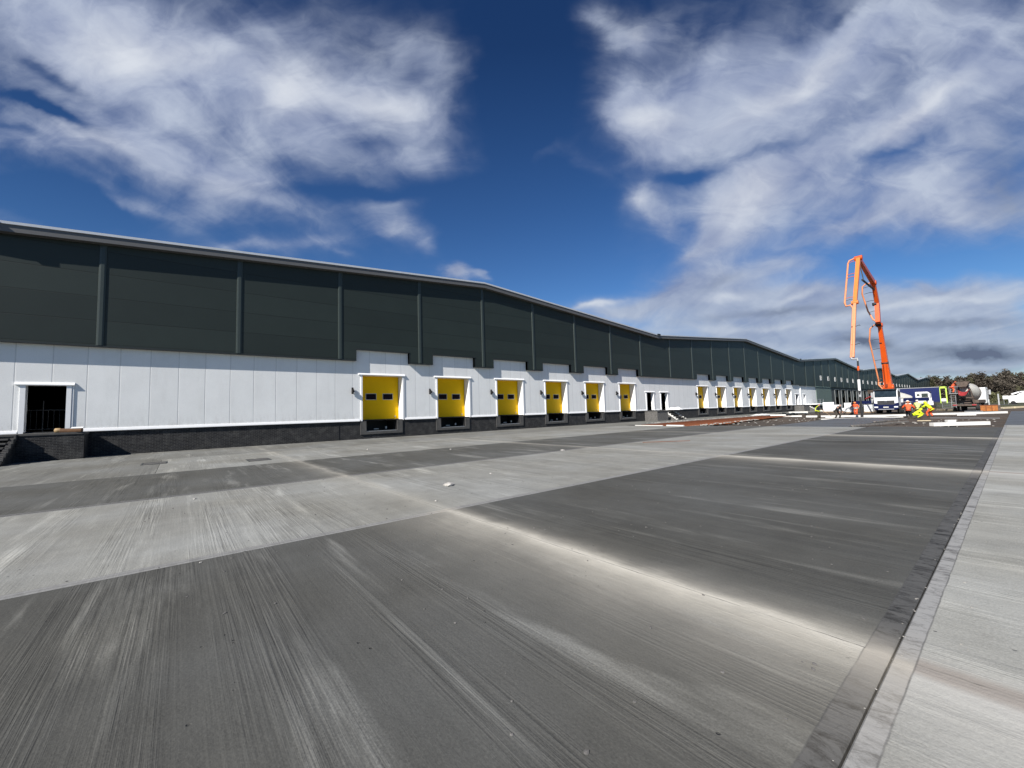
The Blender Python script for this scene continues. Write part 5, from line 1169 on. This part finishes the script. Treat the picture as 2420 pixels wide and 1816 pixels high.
# individual stones and lumps lying on the yard
M_lump = flatmat('mortar lump', (.42, .40, .37, 1), .9, var=.4, scale=12)
for i, (x, y, s, lb) in enumerate([(-8.01, 4.59, .085, 'pale mortar lump with dark side on the light slab in mid yard, the largest one'), (-8.67, 6.24, .05, 'small stone behind the largest lump on the light slab'),
    (-5.84, .2, .018, 'tiny white chip on the light slab near the bottom left'), (-10.64, .25, .03, 'little dark stone at the back left of the light slab'), (-6.75, 3.62, .03, 'little stone in front of the largest lump'), (-15.88, 9.28, .07, 'pale scrap on the dark strip right of centre'),
    (-19.5, 6.9, .06, 'white scrap on the strip below the first yellow door'), (-11.42, 11.73, .07, 'flat orange brown scrap on the far part of the light slab')]):
    n = 5 if s > .08 else 1
    o = rocks('mortar_lump', [(random.gauss(0, s*.6 if n > 1 else 0), random.gauss(0, s*.6 if n > 1 else 0), 0) for _ in range(n)], M_lump, lb, 'stone', None, 20+i, s*.6, s)
    o.location = (x, y, 0); o['group'] = 'loose stones on the yard'
# drain covers
for i, (x, y, lb) in enumerate(((-21.2, -.77, 'rectangular drain cover at the left in front of the brick plinth'), (-18.9, 2.4, 'faint rectangular drain cover on the dark strip at the left'))):
    r_ = empty('drain_cover', (x, y, 0), 0, lb, 'drain cover', 'drain covers in the yard')
    mb = MB(); mb.box(-.5, .5, -.38, -.33, .0, .012); mb.box(-.5, .5, .33, .38, .0, .012); mb.box(-.5, -.45, -.33, .33, .0, .012); mb.box(.45, .5, -.33, .33, .0, .012); mb.build('frame', M_clt, r_)
    MB().box(-.45, .45, -.33, .33, .0, .007).build('lid', M_conc, r_)
# long skid mark bar on the light slab
o = MB().tube([(-10.9, 16.4, .012), (-9.6, 18.2, .012)], .012, 5).build('steel_bar', M_rust); tag(o, 'thin dark bar lying on the far light slab', 'bar')

# ================================================================== TREES
M_bark = flatmat('grey brown bark', (.07, .06, .05, 1), .95, var=.3, scale=2)
def twigmat(name, a, b_):
    m, t, bs = newmat(name); P = t.pos(); oi = t.new('ShaderNodeObjectInfo')
    n = t.noise(P, .55, 4, .6); c = t.mix(t.ramp(t.m('ADD', n, t.m('MULTIPLY', t.m('SUBTRACT', oi.outputs['Random'], .5), .35)), .3, .7), a, b_)
    t.set(bs.inputs['Base Color'], c); bs.inputs['Roughness'].default_value = .95; bs.inputs['Specular IOR Level'].default_value = .1
    return m
M_twig = twigmat('bare winter twigs', (.060, .050, .040, 1), (.115, .10, .082, 1))
M_twig2 = twigmat('olive twigs', (.055, .055, .032, 1), (.12, .115, .07, 1))
M_bush = twigmat('olive bush', (.06, .065, .03, 1), (.17, .17, .09, 1))
def tree(h, r, seed, mat, loc=(0, 0, 0), trunk=.3, low=.25, nleaf=1500, name='bare_tree', label='', group=None, cat='tree'):
    rnd = random.Random(seed)
    root = empty(name, loc, rnd.uniform(0, 6), label, cat, group)
    mb = MB(); tips = []
    def br(p, d, L, rad, lv):
        q = p+d*L; m_ = p.lerp(q, .5)+Vector((rnd.gauss(0, .04), rnd.gauss(0, .04), 0))*L
        mb.tube([p, m_, q], [rad, rad*.8, rad*.6], 5 if lv else 8, False); tips.append((q, lv)); tips.append((m_, lv))
        if lv >= 3 or L < .5: return
        for k in range(3 if lv else 4):
            nd = (d+Vector((rnd.gauss(0, .55), rnd.gauss(0, .55), rnd.gauss(.1, .25)))).normalized()
            br(q if k < 2 else m_, nd, L*rnd.uniform(.55, .8), rad*.55, lv+1)
    br(Vector((0, 0, -.2)), Vector((rnd.gauss(0, .05), rnd.gauss(0, .05), 1)).normalized(), h*.32, trunk, 0)
    mb.build('trunk', M_bark, root)
    mb = MB(); cl = [t_[0] for t_ in tips if t_[1] >= 1]
    if not cl: cl = [t_[0] for t_ in tips]
    mx = max(c.z for c in cl); mr = max(Vector((c.x, c.y)).length for c in cl)
    v = []; f = []
    for i in range(nleaf):
        c = rnd.choice(cl); p = Vector((c.x/mr*r*.85, c.y/mr*r*.85, h*low+(c.z-h*.2)/(mx-h*.2)*h*(1-low)*.95))+Vector((rnd.gauss(0, r*.12), rnd.gauss(0, r*.12), rnd.gauss(0, h*.05)))
        if p.z > h*1.02 or p.z < .3: continue
        s = rnd.uniform(.16, .5)*(r/3); a = Vector((rnd.gauss(0, 1), rnd.gauss(0, 1), rnd.gauss(0, 1))).normalized(); b2 = a.cross(Vector((rnd.gauss(0, 1), rnd.gauss(0, 1), 1))).normalized()
        k = len(v); v += [p-a*s, p+b2*s*.45, p+a*s, p-b2*s*.45]; f.append((k, k+1, k+2, k+3))
    mb.add(v, f); mb.build('crown', mat, root)
    return root
TG = 'bare trees along the far boundary'
protos = []
for k in range(5):
    protos.append(tree(12+k*.7, 4.2, 30+k, M_twig if k != 3 else M_twig2, (0, 0, 0), .28, .04, 3200, 'bare_tree', 'bare brown grey tree in the dense belt closing the view behind the site', TG))
rnd = random.Random(11); first = [True]*5
row = []
for ry in (0, 1, 2, 3):
    for k in range(34):
        x = -40+k*3.3+rnd.uniform(-1.2, 1.2)+ry*1.3; row.append((x, 316+ry*5+rnd.uniform(-2, 2)+max(0, x)*.1, rnd.uniform(.84, 1.05)*(1 if ry < 2 else 1.06)))
for x in range(12): row.append((92+x*9+rnd.uniform(-2, 2), 322+rnd.uniform(-4, 4), rnd.uniform(.8, 1.05)))
for i, (x, y, s) in enumerate(row):
    k = i % 5
    o = protos[k] if first[k] else copy_tree(protos[k])
    first[k] = False
    o.location = (x, y, G); o.scale = (s*1.05, s*1.05, s); o.rotation_euler = (0, 0, rnd.uniform(0, 6.28))
o = tree(3.4, 1.7, 77, M_bush, (-4.5, 185, G), .08, .05, 1700, 'bush', 'olive green bushy shrub in front of the tree belt', None, 'bush')
o = tree(2.2, 1.5, 78, M_bush, (-2.6, 200, G), .07, .05, 900, 'bush', 'low olive shrub right of the larger bush', None, 'bush')
# low hedge / undergrowth below the trees, one mass nobody could count
rnd = random.Random(3); v = []; f = []
for i in range(14000):
    p = Vector((rnd.uniform(-38, 120), 309+rnd.uniform(0, 9), G+abs(rnd.gauss(0, 2.2))))
    s = rnd.uniform(.15, .5); a = Vector((rnd.gauss(0, 1), rnd.gauss(0, 1), rnd.gauss(0, 1))).normalized(); b2 = a.cross(Vector((rnd.gauss(0, 1), rnd.gauss(0, 1), 1))).normalized()
    k = len(v); v += [p-a*s, p+b2*s*.5, p+a*s, p-b2*s*.5]; f.append((k, k+1, k+2, k+3))
mb = MB(); mb.add(v, f); tag(mb.build('undergrowth', M_twig), 'brown undergrowth at the foot of the far trees', 'undergrowth', None, 'stuff')
